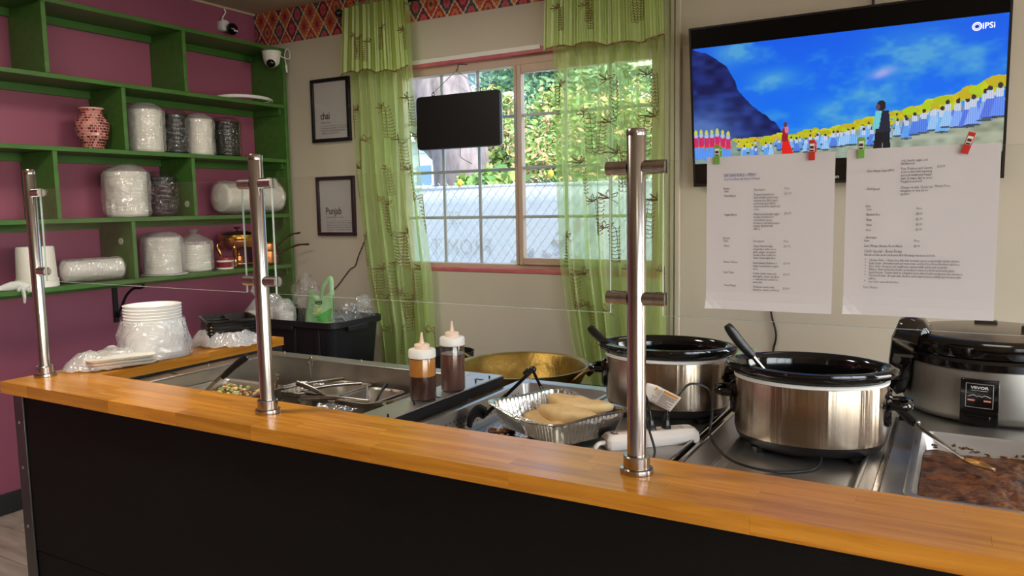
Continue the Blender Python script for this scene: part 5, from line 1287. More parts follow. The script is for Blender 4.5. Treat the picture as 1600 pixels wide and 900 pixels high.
# green printed bag
def gbag(u, v_):
    w_ = .112 * (1 - .14 * v_ + .05 * math.sin(v_ * 5)); 
    x = -3.070 + (2 * u - 1) * w_ + .020 * v_
    y = 3.135 - .042 * math.sin(u * PI) * (1 - .55 * v_) + .05 * v_ + .010 * noise.noise(Vector((u * 5, v_ * 6, 2)))
    z = .60 + .385 * v_ + .020 * math.sin(u * 7 + 1) * max(0, v_ - .7) / .3
    return Vector((x, y, z))
M_gbag = mat('pale_green_bag', srgb(150, 190, 142), .35, var=.08, vscale=10)
GB = thing('printed_bag', 'pale green printed plastic bag standing in the tote', 'bag', (-3.07, 3.15, .6))
MB().grid(gbag, 22, 26).build('bag_front', M_gbag, GB, solid=.001, smooth=70)
MB().grid(lambda u, v_: gbag(u, v_) + Vector((0, .012 + .07 * math.sin(u * PI) * (1 - v_ * .9), 0)), 22, 22).build('bag_back', M_gbag, GB, solid=.001, smooth=70)
MB().tube(bez([gbag(.52, .97) + Vector((0, .01, -.01)), gbag(.62, 1) + Vector((0, .01, .05)), gbag(.86, 1) + Vector((0, .02, .075)), gbag(.93, .97) + Vector((0, .01, -.01))], 22), .013, 10, flat=.4).build('bag_loop', M_gbag, GB)
gp = MB()
def gquad(poly, mi, d=.0022, n=1):
    gp.add([gbag(a_, b_) + Vector((0, -d, 0)) for a_, b_ in poly], [tuple(range(len(poly)))], mi)
for i in range(10):
    u0 = .42 + .055 * i; gquad([(u0, .665), (u0 + .055, .665), (u0 + .055, .665 + .0135 * (i + 1)), (u0, .665 + .0135 * i)], 0)
for i in range(8):
    u0 = .55 + .055 * i; gquad([(u0, .62), (u0 + .055, .62), (u0 + .055, .665), (u0, .665)], 0)
gquad([(.55 + .16 * math.cos(t_) - .02 * math.sin(t_), .775 + .028 * math.sin(t_) + .05 * math.cos(t_)) for t_ in [2 * PI * k / 14 for k in range(14)]], 1)
vs, fs = text_mesh('utts', .044, bold=.001)
gp.add([gbag(.36 + x_ / .22, .885 + y_ / .40) + Vector((0, -.0025, 0)) for x_, y_ in vs], fs, 2)
for k in range(2): gquad([(.24, .838 - .016 * k), (.62 - .1 * k, .838 - .016 * k), (.62 - .1 * k, .845 - .016 * k), (.24, .845 - .016 * k)], 3)
gp.build('bag_print', [mat('bag_green', srgb(86, 168, 82), .4), mat('bag_yellow', srgb(214, 206, 110), .4), M_inkblk, mat('bag_greytext', srgb(96, 120, 100), .5)], GB, smooth=0)
cloth_bag('clear_bag', 'crumpled clear plastic bag heaped at the right end of the tote', 'bag', (Vector((-2.875, 3.19, .862)), .060, .075, .050), M_film, .055, 8)
cloth_bag('clear_bag', 'crumpled clear plastic bag lying against the left curtain in the tote', 'bag', (Vector((-2.885, 3.345, .885)), .065, .05, .065), M_film, .06, 9)
# brown box with a pink and green packet behind the slow cookers
BXB = MB().box(-.905, -.655, 2.86, 3.06, .5605, .868).build('brown_box', mat('brown_card', srgb(96, 62, 40), .7), bevel=.003, label='brown cardboard box behind the two slow cookers', cat='box')
PK = thing('packet', 'pink and green paper packet lying on the brown box', 'packet', (-.75, 2.9, .8685))
MB().box(-.815, -.660, 2.865, 2.985, .8690, .886).build('packet_body', mat('packet_pink', srgb(200, 130, 170), .5, var=.3, vscale=22), PK, bevel=.004)
MB().box(-.815, -.660, 2.866, 2.984, .8862, .898).build('packet_top', mat('packet_green', srgb(150, 176, 128), .5, var=.3, vscale=26), PK, bevel=.004)
# cords on the window wall
MB().tube(bez([(-3.10, 3.655, 1.30), (-3.185, 3.662, 1.165), (-3.215, 3.662, 1.10), (-3.26, 3.662, 1.075), (-3.345, 3.662, .99), (-3.42, 3.662, .92), (-3.455, 3.66, .83), (-3.47, 3.64, .70)], 48), .0030, 8).build('thin_cord', M_cord, label='thin dark cord running down the wall from the left curtain', cat='cord')

# =================================================================== plates and trays on the side ledge
def film_sheet(mb, fn, nu, nv): mb.grid(fn, nu, nv)
# flat pile of foam boxes in a bag
pb = thing('foam_tray_pack', 'flat pile of white foam trays in a torn clear bag at the counter corner', 'tray pack', (-2.57, 1.60, CT))
Ra = rotz(math.radians(64))
for i in range(3):
    off = Vector((-2.560 + .006 * i, 1.672 - .010 * i, CT + .006 + .0125 * i))
    L = [[off + Ra @ p_ for p_ in rrect(0, 0, .190, .165, .02, 0)], [off + Ra @ p_ for p_ in rrect(0, 0, .215, .185, .022, .009)], [off + Ra @ p_ for p_ in rrect(0, 0, .218, .188, .022, .0115)], [off + Ra @ p_ for p_ in rrect(0, 0, .196, .168, .02, .0105)]]
    MB().loft(L).build('foam_tray', M_cup, pb, smooth=40)
mb = MB()
def pf(u, v_):
    a = 2 * PI * u; e_ = v_
    x = -2.590 + (.098 + .025 * noise.noise(Vector((math.cos(a), math.sin(a), 4)))) * e_ * math.cos(a)
    y = 1.640 + (.150 + .03 * noise.noise(Vector((math.cos(a), math.sin(a), 9)))) * e_ * math.sin(a)
    hgt = .060 * (1 - e_ ** 3) * (.75 + .5 * max(0, -math.sin(a)) * e_) + .030 * noise.noise(Vector((x * 14, y * 14, 2))) * (1 - e_ ** 4)
    hgt += .012 * abs(noise.noise(Vector((x * 40, y * 40, 5))))
    return Vector((x, y, CT + .003 + max(0, hgt)))
mb.grid(pf, 60, 16); mb.build('plastic_bag', M_filmo, pb, smooth=16)
# stack of bowls with the bag pulled down
bw = thing('bowl_stack', 'tall stack of white bowls in a half pulled down plastic bag', 'bowl stack', (-2.575, 1.815, CT))
prof = [(0, 0), (.080, 0)]
for i in range(16): prof += [(.098, .012 + .011 * i), (.1005, .018 + .011 * i), (.0965, .0195 + .011 * i)]
prof += [(.1005, .196), (.093, .196), (.078, .17), (0, .168)]
MB().lathe(prof, (-2.575, 1.815, CT + .001), 44).build('bowls', M_dishwhite, bw, smooth=30)
def bf(rr2, z, a):
    d = Vector((math.cos(a), math.sin(a), 0)); n_ = noise.noise(d * 1.6 + Vector((0, 0, z * 26))) ; n2 = 1 - 2 * abs(noise.noise(d * 2.2 + Vector((3, 1, z * 45))))
    return rr2 * (1 + .07 * n_ + .06 * n2)
MB().lathe([(.104, .0), (.122, .006), (.126, .03), (.120, .06), (.116, .09), (.110, .115), (.105, .132), (.1015, .142)] , (-2.575, 1.815, CT + .002), 60, fn=bf).build('plastic_bag', M_filmo, bw, smooth=16)
# black divided trays with their bag
bkx, bky, bka = -2.590, 2.165, math.radians(60)
kt = thing('black_tray_stack', 'stack of black divided takeaway trays on a clear bag', 'tray stack', (bkx, bky, CT), bka, local=True)
L = []
for i in range(5):
    z0 = .030 + .013 * i
    L += [rrect(0, 0, .185, .205, .02, z0), rrect(0, 0, .192, .212, .022, z0 + .010), rrect(0, 0, .190, .210, .022, z0 + .012)]
L += [rrect(0, 0, .200, .220, .024, .100), rrect(0, 0, .205, .226, .024, .104), rrect(0, 0, .190, .210, .022, .104), rrect(0, 0, .172, .192, .016, .072)]
MB().loft(L).build('trays', M_blackcup, kt, smooth=30)
MB().box(-.004, .004, -.096, .096, .073, .100).box(-.086, -.004, -.004, .004, .073, .098).build('tray_divider', M_blackcup, kt, bevel=.002)
def kf(u, v_):
    a = 2 * PI * u
    x = (.07 + .085 * v_ + .02 * noise.noise(Vector((math.cos(a) * 1.5, math.sin(a) * 1.5, 2)))) * math.cos(a) * 1.0
    y = (.08 + .100 * v_ + .02 * noise.noise(Vector((math.cos(a) * 1.5, math.sin(a) * 1.5, 7)))) * math.sin(a)
    z = .004 + .050 * math.sin(min(1, v_ * 1.25) * PI) + .016 * abs(noise.noise(Vector((x * 34, y * 34, 4)))) + .018 * noise.noise(Vector((x * 12, y * 12, 1)))
    return Vector((x, y, max(.001, z * (1 if v_ > .12 else v_ / .12))))
MB().grid(kf, 64, 16).build('plastic_bag', M_filmo, kt, smooth=16)
# =================================================================== television
TVX0, TVX1 = -1.096, .132; TVB, TVT = Vector((0, 3.618, 1.521)), Vector((0, 3.528, 2.222))
tvu = (TVT - TVB).normalized(); tvn = Vector((0, -tvu.z, tvu.y)).normalized()       # tvn points to the room
TVH = (TVT - TVB).length; TVW = TVX1 - TVX0
TV = thing('television', 'large wall television showing dancers under a blue sky', 'television', ((TVX0 + TVX1) / 2, 3.60, 1.521))
def tvp(u, v_, d=0.0): return Vector((TVX0 + TVW * u, TVB.y, TVB.z)) + tvu * (TVH * v_) + tvn * d
def tvbox(u0, u1, v0, v1, d0, d1):
    vs = [tvp(u, v_, d) for d in (d0, d1) for v_ in (v0, v1) for u in (u0, u1)]
    return MB().add(vs, [(0, 2, 3, 1), (4, 5, 7, 6), (0, 1, 5, 4), (1, 3, 7, 5), (3, 2, 6, 7), (2, 0, 4, 6)])
tvbox(0, 1, 0, 1, -.025, 0.0).build('panel', mat('tv_black', srgb(5, 6, 7), .25, spec=.2), TV, bevel=.002)
bz = MB()
for a_ in ((0, .007, 0, 1), (.993, 1, 0, 1), (0, 1, 0, .018), (0, 1, .988, 1)):
    q = tvbox(*a_, .0, .004); bz.add(q.v, q.f)
bz.build('bezel', M_blackplastic, TV)
MB().box(-.62, -.34, 3.60, YW - .001, 1.72, 2.02).build('wall_mount', M_blackmatte, TV)
MB().tube(bez([(-.50, 3.655, 1.56), (-.62, 3.658, 1.20), (-.735, 3.660, 1.02), (-.745, 3.661, .94), (-.722, 3.661, .84), (-.735, 3.660, .75), (-.73, 3.60, .58)], 40), .0045, 8).build('power_cord', M_cord, TV)
MB().tube([(-.355, 3.648, 2.23), (-.355, 3.650, 2.45), (-.36, 3.655, ZC - .002)], .006, 8).build('cable', M_cord, TV)
# the picture on the screen, painted point by point
PW, PH = 468, 200
def screen_image():
    rs = random.Random(3)
    X, Y = np.meshgrid(np.arange(PW) + .5, np.arange(PH) + .5)
    def smooth_noise(cx, cy, seed):
        r = np.random.RandomState(seed); g = r.rand(cy + 2, cx + 2)
        gx = X / PW * cx; gy = Y / PH * cy; i = gx.astype(int); j = gy.astype(int); fx = gx - i; fy = gy - j
        fx = fx * fx * (3 - 2 * fx); fy = fy * fy * (3 - 2 * fy)
        return (g[j, i] * (1 - fx) + g[j, i + 1] * fx) * (1 - fy) + (g[j + 1, i] * (1 - fx) + g[j + 1, i + 1] * fx) * fy
    cl = .45 * smooth_noise(5, 4, 1) + .27 * smooth_noise(11, 8, 2) + .17 * smooth_noise(24, 16, 3) + .11 * smooth_noise(60, 40, 4)
    img = np.zeros((PH, PW, 3))
    t = (X / PW)[..., None]; v = (Y / PH)[..., None]
    img[:] = np.array([4, 92, 236]) * (1 - v) + np.array([8, 124, 250]) * v
    amount = np.clip((cl - .42) * 3.2 + (X / PW - .62) * .9, 0, 1) * (1 - .35 * np.clip(Y / PH - .6, 0, 1))
    bank = np.exp(-(((X - 140) / 40) ** 2 + ((Y - 62) / 16) ** 2)) + .9 * np.exp(-(((X - 62) / 34) ** 2 + ((Y - 14) / 26) ** 2)) + .8 * np.exp(-(((X - 225) / 34) ** 2 + ((Y - 118) / 16) ** 2)) + .7 * np.exp(-(((X - 345) / 60) ** 2 + ((Y - 30) / 30) ** 2))
    amount = np.clip(amount + bank * (.35 + cl), 0, 1)[..., None]
    img = img * (1 - amount * .8) + np.array([96, 176, 214]) * amount * .8
    gl = np.exp(-(((X - 302 + (Y - 70) * .9) / 16) ** 2 + ((Y - 70) / 9) ** 2))[..., None]
    img = img * (1 - gl * .7) + np.array([214, 190, 232]) * gl * .7
    # mountain
    mt = np.interp(X, [0, 14, 26, 42, 60, 74, 78, 94, 116, 138, 158, 168], [2, 6, 12, 22, 36, 62, 78, 96, 116, 134, 160, 175]) + 5 * (smooth_noise(60, 3, 9) - .5)
    mm = (Y > mt) & (X < 168)
    mc = np.array([10, 26, 92]) + (smooth_noise(30, 24, 12)[..., None] - .4) * np.array([30, 44, 70])
    img = np.where(mm[..., None], mc, img)
    mist = (np.exp(-(((X - 8) / 70) ** 2 + ((Y - 150) / 46) ** 2)) * (.5 + cl))[..., None]
    img = img * (1 - np.clip(mist, 0, .85)) + np.array([92, 128, 196]) * np.clip(mist, 0, .85)
    # ground
    gy = np.interp(X, [0, 80, 160, 250, 330, 400, 470], [168, 160, 156, 152, 144, 132, 122])
    gm = (Y > gy)[..., None]
    gc = np.array([132, 158, 150]) + (smooth_noise(40, 30, 20)[..., None] - .5) * 46 + (X / PW)[..., None] * np.array([26, 6, -8])
    img = np.where(gm, gc, img)
    def ell(cx, cy, rx, ry, col, a=1.0):
        m = ((X - cx) / rx) ** 2 + ((Y - cy) / ry) ** 2 < 1
        img[m] = img[m] * (1 - a) + np.array(col) * a
    def tri(x0, x1, x2, x3, y0, y1, col):          # trapezium: top x0..x1 at y0, bottom x2..x3 at y1
        q = (Y - y0) / max(1e-6, y1 - y0); m = (Y >= y0) & (Y <= y1) & (X >= x0 + (x2 - x0) * q) & (X <= x1 + (x3 - x1) * q)
        img[m] = np.array(col) + ((np.sin(X[m] * 2.2) * 16)[:, None])
    def line(x):      # foot line of the crowd
        return float(np.interp(x, [70, 150, 215, 300, 360, 420, 468], [190, 184, 181, 172, 163, 152, 140]))
    def size(x): return float(np.interp(x, [70, 215, 330, 468], [20, 24, 30, 48]))
    blue = [118, 178, 240]
    for k in range(3):
        for x in np.arange(78 + 5 * k, 466, 13 - k):
            fy = line(x) - 9 + 7 * k + rs.uniform(-4, 3); s = size(x) * (.72 + .14 * k); x = x + rs.uniform(-3, 3)
            if 140 < x < 168 and k == 2: continue
            if 300 < x < 338 and k == 2: continue
            # scarf
            if k < 2 or rs.random() < .5:
                cy_ = fy - s * 1.06
                for q in range(3): ell(x + rs.uniform(-8, 8), cy_ + rs.uniform(-2, 3), s * .34, s * .17, [rs.choice([196, 176, 210]), rs.choice([204, 190, 176]), 30])
            c = [blue, [96, 160, 236], [150, 196, 244], [82, 128, 226]][rs.randrange(4)] if x < 400 else [[98, 140, 240], [86, 118, 226], [130, 168, 246]][rs.randrange(3)]
            tri(x - s * .10, x + s * .10, x - s * .27, x + s * .27, fy - s * .62, fy, c)
            tri(x - s * .10, x + s * .10, x - s * .11, x + s * .11, fy - s * .86, fy - s * .60, [196, 206, 226])
            ell(x, fy - s * .95, s * .075, s * .09, [58, 44, 52]); ell(x, fy + 1, s * .25, 1.6, [40, 50, 62], .7)
    # line of dancers in pink at the left
    for x in np.arange(3, 66, 9.5):
        fy = 197 + rs.uniform(-5, 1); ell(x, fy - 45, 3, 8, [200, 210, 70])
        tri(x - 3, x + 3, x - 7, x + 7, fy - 24, fy, [90, 150, 240]); tri(x - 4.5, x + 4.5, x - 4, x + 4, fy - 40, fy - 22, [206, 40, 96]); ell(x, fy - 42, 3.6, 3.6, [176, 190, 220]); ell(x, fy - 24, 4.6, 2.4, [230, 40, 70])
    # woman in red, man in a dark waistcoat
    tri(151, 161, 149, 172, 166, 200, [222, 30, 22]); tri(151, 160, 150, 160, 146, 168, [150, 24, 44]); ell(158, 148, 3.2, 7, [222, 120, 140]); ell(156, 140, 3.4, 4.2, [92, 60, 66])
    tri(294, 305, 290, 303, 158, 200, [18, 16, 24]); tri(304, 315, 305, 316, 158, 200, [20, 20, 30]); tri(297, 313, 294, 316, 128, 162, [28, 34, 58]); tri(294, 303, 289, 299, 128, 156, [112, 202, 214]); ell(302, 120, 6.5, 8.5, [34, 30, 38]); ell(297, 122, 3, 5, [96, 70, 74])
    return np.clip(img, 0, 255)
def screen():
    img = screen_image(); v0, v1 = .148, .872
    lin = np.where(img / 255 <= .04045, img / 255 / 12.92, ((img / 255 + .055) / 1.055) ** 2.4)
    me = bpy.data.meshes.new('screen_picture')
    us = np.linspace(.008, .992, PW + 1); vv = np.linspace(v1, v0, PH + 1)
    UU, VV = np.meshgrid(us, vv)
    base = np.array(tvp(0, 0, .0012)); du = np.array([TVW, 0, 0]); dv = np.array(tvu) * TVH
    co = base + UU[..., None] * du + VV[..., None] * dv - np.array(OFF[TV.name])
    n = (PW + 1)
    i, j = np.meshgrid(np.arange(PW), np.arange(PH)); q = (j * n + i)
    faces = np.stack([q, q + n, q + n + 1, q + 1], -1).reshape(-1, 4)
    me.vertices.add(co.shape[0] * co.shape[1]); me.vertices.foreach_set('co', co.reshape(-1))
    me.loops.add(faces.size); me.loops.foreach_set('vertex_index', faces.reshape(-1).astype(np.int32))
    me.polygons.add(len(faces)); me.polygons.foreach_set('loop_start', np.arange(0, faces.size, 4, dtype=np.int32))
    me.update(calc_edges=True)
    ca = me.color_attributes.new('picture', 'FLOAT_COLOR', 'CORNER')
    c4 = np.concatenate([lin.reshape(-1, 3), np.ones((PW * PH, 1))], 1)
    ca.data.foreach_set('color', np.repeat(c4, 4, axis=0).reshape(-1).astype(np.float32))
    m = bpy.data.materials.new('screen_picture'); m.use_nodes = True; nt = m.node_tree; b = nt.nodes['Principled BSDF']
    at = nt.nodes.new('ShaderNodeAttribute'); at.attribute_name = 'picture'
    b.inputs['Base Color'].default_value = (.01, .01, .01, 1); b.inputs['Roughness'].default_value = .25
    nt.links.new(at.outputs['Color'], b.inputs['Emission Color']); b.inputs['Emission Strength'].default_value = .95
    me.materials.append(m)
    o = bpy.data.objects.new('screen_picture', me); C.objects.link(o); o.parent = TV; OFF[o.name] = OFF[TV.name]
    o['label'] = 'film picture of dancers in blue with yellow scarves'
    return o
sc_o = screen()
M_lw = mat('screen_white', srgb(220, 225, 240), .5, emit=srgb(225, 230, 245), estr=.8); M_ln = mat('screen_navy', srgb(30, 30, 110), .5, emit=srgb(36, 36, 120), estr=.8)
lg = MB(); c_ = tvp(.908, .818, .0018)
lg.tube([c_ + Vector((1, 0, 0)) * (.014 * math.cos(a)) + tvu * (.0135 * math.sin(a)) for a in [2 * PI * k / 24 for k in range(24)]], .0028, 5, closed=True)
lg.tube([c_ + Vector((1, 0, 0)) * (.0085 * math.cos(a)) + tvu * (.008 * math.sin(a)) for a in [2 * PI * k / 18 for k in range(18)]], .0012, 5, closed=True)
put_text(lg, 'IPSi', .030, tvp(.922, .8035, .002), (1, 0, 0), tvu, bold=.0006)
lg.build('screen_logo', M_lw, sc_o); MB().disc(tvp(.908, .818, .002), .0055, tvn, 14).build('screen_logo_dot', M_ln, sc_o)
t_ = MB(); put_text(t_, 'onn', .022, tvp(.5, .028, .0008), (1, 0, 0), tvu, align='CENTER', bold=.0004); t_.build('brand_lettering', M_white, TV)

# =================================================================== curtains on a black rod
ROD_Z, ROD_Y = 2.572, 3.555
RD = thing('curtain_rod', 'black metal curtain rod above the window', 'curtain rod', (-2.15, ROD_Y, ROD_Z))
MB().cyl((-3.135, ROD_Y, ROD_Z), (-1.165, ROD_Y, ROD_Z), .0095, seg=14).build('rod', M_iron, RD)
for x, s in ((-3.135, -1), (-1.165, 1)):
    MB().lathe([(.0095, 0), (.016, .004), (.010, .012), (.024, .03), (.022, .045), (.008, .058), (0, .060)], (x, ROD_Y, ROD_Z), 18, R=Matrix.Rotation(s * PI / 2, 3, 'Y')).build('finial', M_iron, RD)
for x in (-3.118, -2.15, -1.180):
    MB().cyl((x, ROD_Y, ROD_Z), (x, YW - .003, ROD_Z), .006, seg=10).cyl((x, YW - .007, ROD_Z), (x, YW - .003, ROD_Z), .022, seg=16).build('rod_bracket', M_iron, RD)
def sheer(name, col, tr=.30):
    m = bpy.data.materials.new(name); m.use_nodes = True; nt = m.node_tree; out = nt.nodes['Material Output']; nt.nodes.remove(nt.nodes['Principled BSDF'])
    df = nt.nodes.new('ShaderNodeBsdfDiffuse'); df.inputs[0].default_value = col
    tl = nt.nodes.new('ShaderNodeBsdfTranslucent'); tl.inputs[0].default_value = col
    gl = nt.nodes.new('ShaderNodeBsdfGlossy'); gl.inputs['Roughness'].default_value = .35; gl.inputs[0].default_value = (.8, .85, .7, 1)
    tp = nt.nodes.new('ShaderNodeBsdfTransparent'); tp.inputs[0].default_value = (.88, .98, .83, 1)
    a = nt.nodes.new('ShaderNodeMixShader'); a.inputs[0].default_value = .58; nt.links.new(df.outputs[0], a.inputs[1]); nt.links.new(tl.outputs[0], a.inputs[2])
    b = nt.nodes.new('ShaderNodeMixShader'); b.inputs[0].default_value = .10; nt.links.new(a.outputs[0], b.inputs[1]); nt.links.new(gl.outputs[0], b.inputs[2])
    lw = nt.nodes.new('ShaderNodeLayerWeight'); lw.inputs['Blend'].default_value = .45
    mr = nt.nodes.new('ShaderNodeMapRange'); mr.inputs[3].default_value = tr; mr.inputs[4].default_value = .03; nt.links.new(lw.outputs['Facing'], mr.inputs[0])
    c = nt.nodes.new('ShaderNodeMixShader'); nt.links.new(mr.outputs[0], c.inputs[0]); nt.links.new(b.outputs[0], c.inputs[1]); nt.links.new(tp.outputs[0], c.inputs[2])
    nt.links.new(c.outputs[0], out.inputs[0]); return m
M_sheer = sheer('sheer_green', srgb(204, 224, 134), .60); M_val = sheer('sheer_green_valance', srgb(190, 212, 104), .22)
M_thread = mat('gold_brown_thread', srgb(118, 90, 48), .5); M_bead = mat('sequins', srgb(220, 214, 170), .15, .6)
def lerp_tab(tab, z):
    for (z0, a0), (z1, a1) in zip(tab, tab[1:]):
        if z >= z1: return a0 + (a1 - a0) * (z - z0) / (z1 - z0)
    return tab[-1][1]
def curtain(label, ltab, rtab, zb, folds, seed, vz):
    zt = ROD_Z + .045
    t = thing('curtain', label, 'curtain', ((ltab[0][1] + rtab[0][1]) / 2, 3.58, zb), 0, 'sheer green curtains')
    def S_(u, z, dy=0.0):
        x0, x1 = lerp_tab(ltab, z), lerp_tab(rtab, z); k = min(1, max(0, (zt - z) / 1.3))
        amp = .012 + .020 * k
        ph = folds * 2 * PI * (u + .03 * noise.noise(Vector((u * 3, z * .8, seed))))
        y = 3.585 + amp * math.sin(ph) + .008 * math.sin(ph * 2.3 + seed + z) - dy
        if z > ROD_Z - .02: y = y + (ROD_Y - 3.585) * .5
        return Vector((x0 + (x1 - x0) * u + .012 * math.sin(ph * .5 + z * 2) * k * (1 if .04 < u < .96 else 0), min(y, 3.645), z))
    MB().grid(lambda u, v_: S_(u, zt + (zb - zt) * v_), 110, 60).build('curtain_panel', M_sheer, t, smooth=80)
    def scal(u): return vz + .016 * abs(math.sin(u * PI * 3.5 + .4)) + .012 * math.sin(u * 2 * PI)
    def VS(u, q, dy=0.0):
        z = (ROD_Z + .012) + (scal(u) - ROD_Z - .012) * q
        p_ = S_(min(1, max(0, u)), min(z, ROD_Z - .03)); ext = .022 * q
        x0, x1 = lerp_tab(ltab, z) - ext, lerp_tab(rtab, z) + ext
        ph = folds * 2 * PI * u * 1.2
        return Vector((x0 + (x1 - x0) * u, 3.520 + .008 * math.sin(ph + seed) * (1 - .3 * q) + .004 * math.sin(ph * 2.7) - dy, z))
    va = MB().grid(lambda u, q: VS(u, q), 100, 22).build('valance', M_val, t, smooth=80)
    MB().tube([VS(k / 90, 1.0, .001) for k in range(91)], .0042, 5).build('scalloped_trim', M_thread, va)
    MB().tube([(lerp_tab(ltab, zt) - .01 + (lerp_tab(rtab, zt) - lerp_tab(ltab, zt) + .02) * k / 60, ROD_Y + .003 * math.sin(k * 2.1), ROD_Z) for k in range(61)], .017, 10).build('rod_pocket', M_val, t)
    # embroidered sprigs following the folds
    eb = MB(); rs = random.Random(seed)
    W = rtab[2][1] - ltab[2][1]
    def stroke(F, pts, r): eb.tube([F(a, b) for a, b in pts], r, 4, caps=False)
    def sprig(F, u0, z0, s, flip, r=.0019):
        w = s / W
        stem = [(u0 + flip * w * (.42 * math.sin(min(1, q * 2.2) * PI * .5) + .10 * q), z0 + s * (.35 * math.sin(min(1, q * 2.0) * PI * .62) - 1.9 * max(0, q - .28))) for q in [k / 14 for k in range(15)]]
        stroke(F, stem, r * .8)
        for k in range(5, 15):
            a, b = stem[k]
            for sd in (-1, 1):
                stroke(F, [(a, b), (a + sd * w * .06, b - s * .045), (a + sd * w * .13, b - s * .03), (a + sd * w * .16, b + s * .02)], r * .8)
                stroke(F, [(a + sd * w * .155, b + s * .01), (a + sd * w * .165, b + s * .035)], r * 1.8)
        a, b = stem[2]
        for (da, db) in ((-.22, .22), (.0, .30), (.20, .20), (-.34, .04)):
            e_ = (a + da * w, b + db * s); m1 = (a + da * w * .5 - .05 * w, b + db * s * .5 + .03 * s); m2_ = (a + da * w * .5 + .05 * w, b + db * s * .5 - .02 * s)
            stroke(F, [(a, b), m1, e_], r); stroke(F, [(a, b), m2_, e_], r)
    FP = lambda a, b: S_(min(.995, max(.005, a)), b, .0028)
    FV = lambda a, b: VS(min(.995, max(.005, a)), min(.97, max(.03, (ROD_Z + .012 - b) / (ROD_Z + .012 - vz))), .0028)
    nrow = int((2.12 - zb) / .185)
    for r_ in range(nrow):
        for c_ in range(3):
            u0 = (c_ + .5 + (.26 if r_ % 2 else -.12)) / 3 + rs.uniform(-.05, .05)
            sprig(FP, u0, 2.02 - .185 * r_ + rs.uniform(-.03, .03), rs.uniform(.115, .15), rs.choice((-1, 1)))
    eb.build('embroidery', M_thread, t, smooth=0, kind='stuff', label='gold brown embroidered sprigs')
    eb = MB()
    for c_ in range(5): sprig(FV, (c_ + .5) / 5 + rs.uniform(-.04, .04), vz + .17 + rs.uniform(-.03, .05), .09, rs.choice((-1, 1)), .0015)
    eb.build('valance_embroidery', M_thread, va, smooth=0, kind='stuff')
    sq = MB()
    for k in range(60):
        p_ = S_(rs.uniform(.03, .97), rs.uniform(zb, 1.15), .004); sq.ball(p_, .0022, seg=5, rings=4)
    sq.build('sequins', M_bead, t, kind='stuff')
    return t
curtain('sheer green embroidered curtain left of the window above the tote', [(2.62, -3.105), (2.21, -3.118), (1.62, -3.104), (1.055, -3.045), (.75, -2.985), (.45, -2.96)], [(2.62, -2.682), (2.20, -2.678), (1.605, -2.644), (1.068, -2.592), (.60, -2.578), (.45, -2.57)], .50, 5, 4, 2.205)
curtain('sheer green embroidered curtain right of the window beside the television', [(2.62, -1.812), (2.22, -1.805), (1.513, -1.794), (1.124, -1.776), (.732, -1.713), (.50, -1.66)], [(2.62, -1.222), (2.19, -1.226), (1.5, -1.226), (1.138, -1.222), (.80, -1.221), (.50, -1.22)], .52, 6, 9, 2.195)

# =================================================================== black sign hanging in the window
sgx0, sgx1, sgz0, sgz1, sgy = -2.632, -2.098, 1.762, 2.048, 3.555
SG = thing('hanging_sign', 'blank black rectangular sign hanging on a chain in the window', 'sign', ((sgx0 + sgx1) / 2, sgy, sgz0))
cxs, czs = (sgx0 + sgx1) / 2, (sgz0 + sgz1) / 2
def rr_xz(sx_, sz_, r_, y): return [Vector((p_.x, y, p_.y)) for p_ in rrect(cxs, czs, sx_, sz_, r_, 0, 6)]
MB().loft([rr_xz(sgx1 - sgx0 - .004, sgz1 - sgz0 - .004, .02, sgy - .010), rr_xz(sgx1 - sgx0, sgz1 - sgz0, .022, sgy - .007), rr_xz(sgx1 - sgx0, sgz1 - sgz0, .022, sgy + .008)]).build('sign_panel', mat('sign_black', srgb(13, 14, 15), .42), SG)
MB().loft([rr_xz(sgx1 - sgx0 + .006, sgz1 - sgz0 + .004, .024, sgy + .0082), rr_xz(sgx1 - sgx0 + .006, sgz1 - sgz0 + .004, .024, sgy + .014)]).build('clear_backing', mat('acrylic_edge', srgb(170, 190, 200), .2), SG)
hookp = Vector((-2.368, sgy, 2.168))
for xx in (-2.522, -2.212):
    e_ = MB(); ring = [Vector((xx, sgy, sgz1 + .009)) + Vector((.008 * math.cos(a), 0, .010 * math.sin(a))) for a in [2 * PI * k / 14 for k in range(14)]]
    e_.tube(ring, .0022, 6, closed=True).box(xx - .007, xx + .007, sgy - .004, sgy + .004, sgz1 - .004, sgz1 + .003)
    e_.build('eyelet', M_iron, SG)
    a = Vector((xx, sgy, sgz1 + .016)); n_ = 26; lk = MB()
    d = (hookp - a); R_ = d.to_track_quat('X', 'Z').to_matrix()
    for k in range(n_):
        c_ = a + d * ((k + .5) / n_); Rk = R_ @ Matrix.Rotation(PI / 2 * (k % 2), 3, 'X')
        lk.tube([c_ + Rk @ Vector((d.length / n_ * .66 * math.cos(q), .0026 * math.sin(q), 0)) for q in [2 * PI * j / 8 for j in range(8)]], .0009, 4, closed=True)
    lk.build('chain', M_screw, SG, smooth=0)
MB().tube(bez([hookp + Vector((0, 0, -.002)), hookp + Vector((.008, 0, .006)), hookp + Vector((.006, .01, .02)), (-2.37, sgy + .03, 2.205), (-2.37, YW - .004, 2.215)], 22), .0024, 7).build('hook', M_iron, SG)
MB().tube(bez([(-2.358, sgy + .004, sgz0 + .002), (-2.358, sgy + .006, sgz0 - .02), (-2.357, sgy + .01, sgz0 - .05), (-2.357, YW + .0, sgz0 - .08)], 14), .0018, 6).build('cord', M_cord, SG)
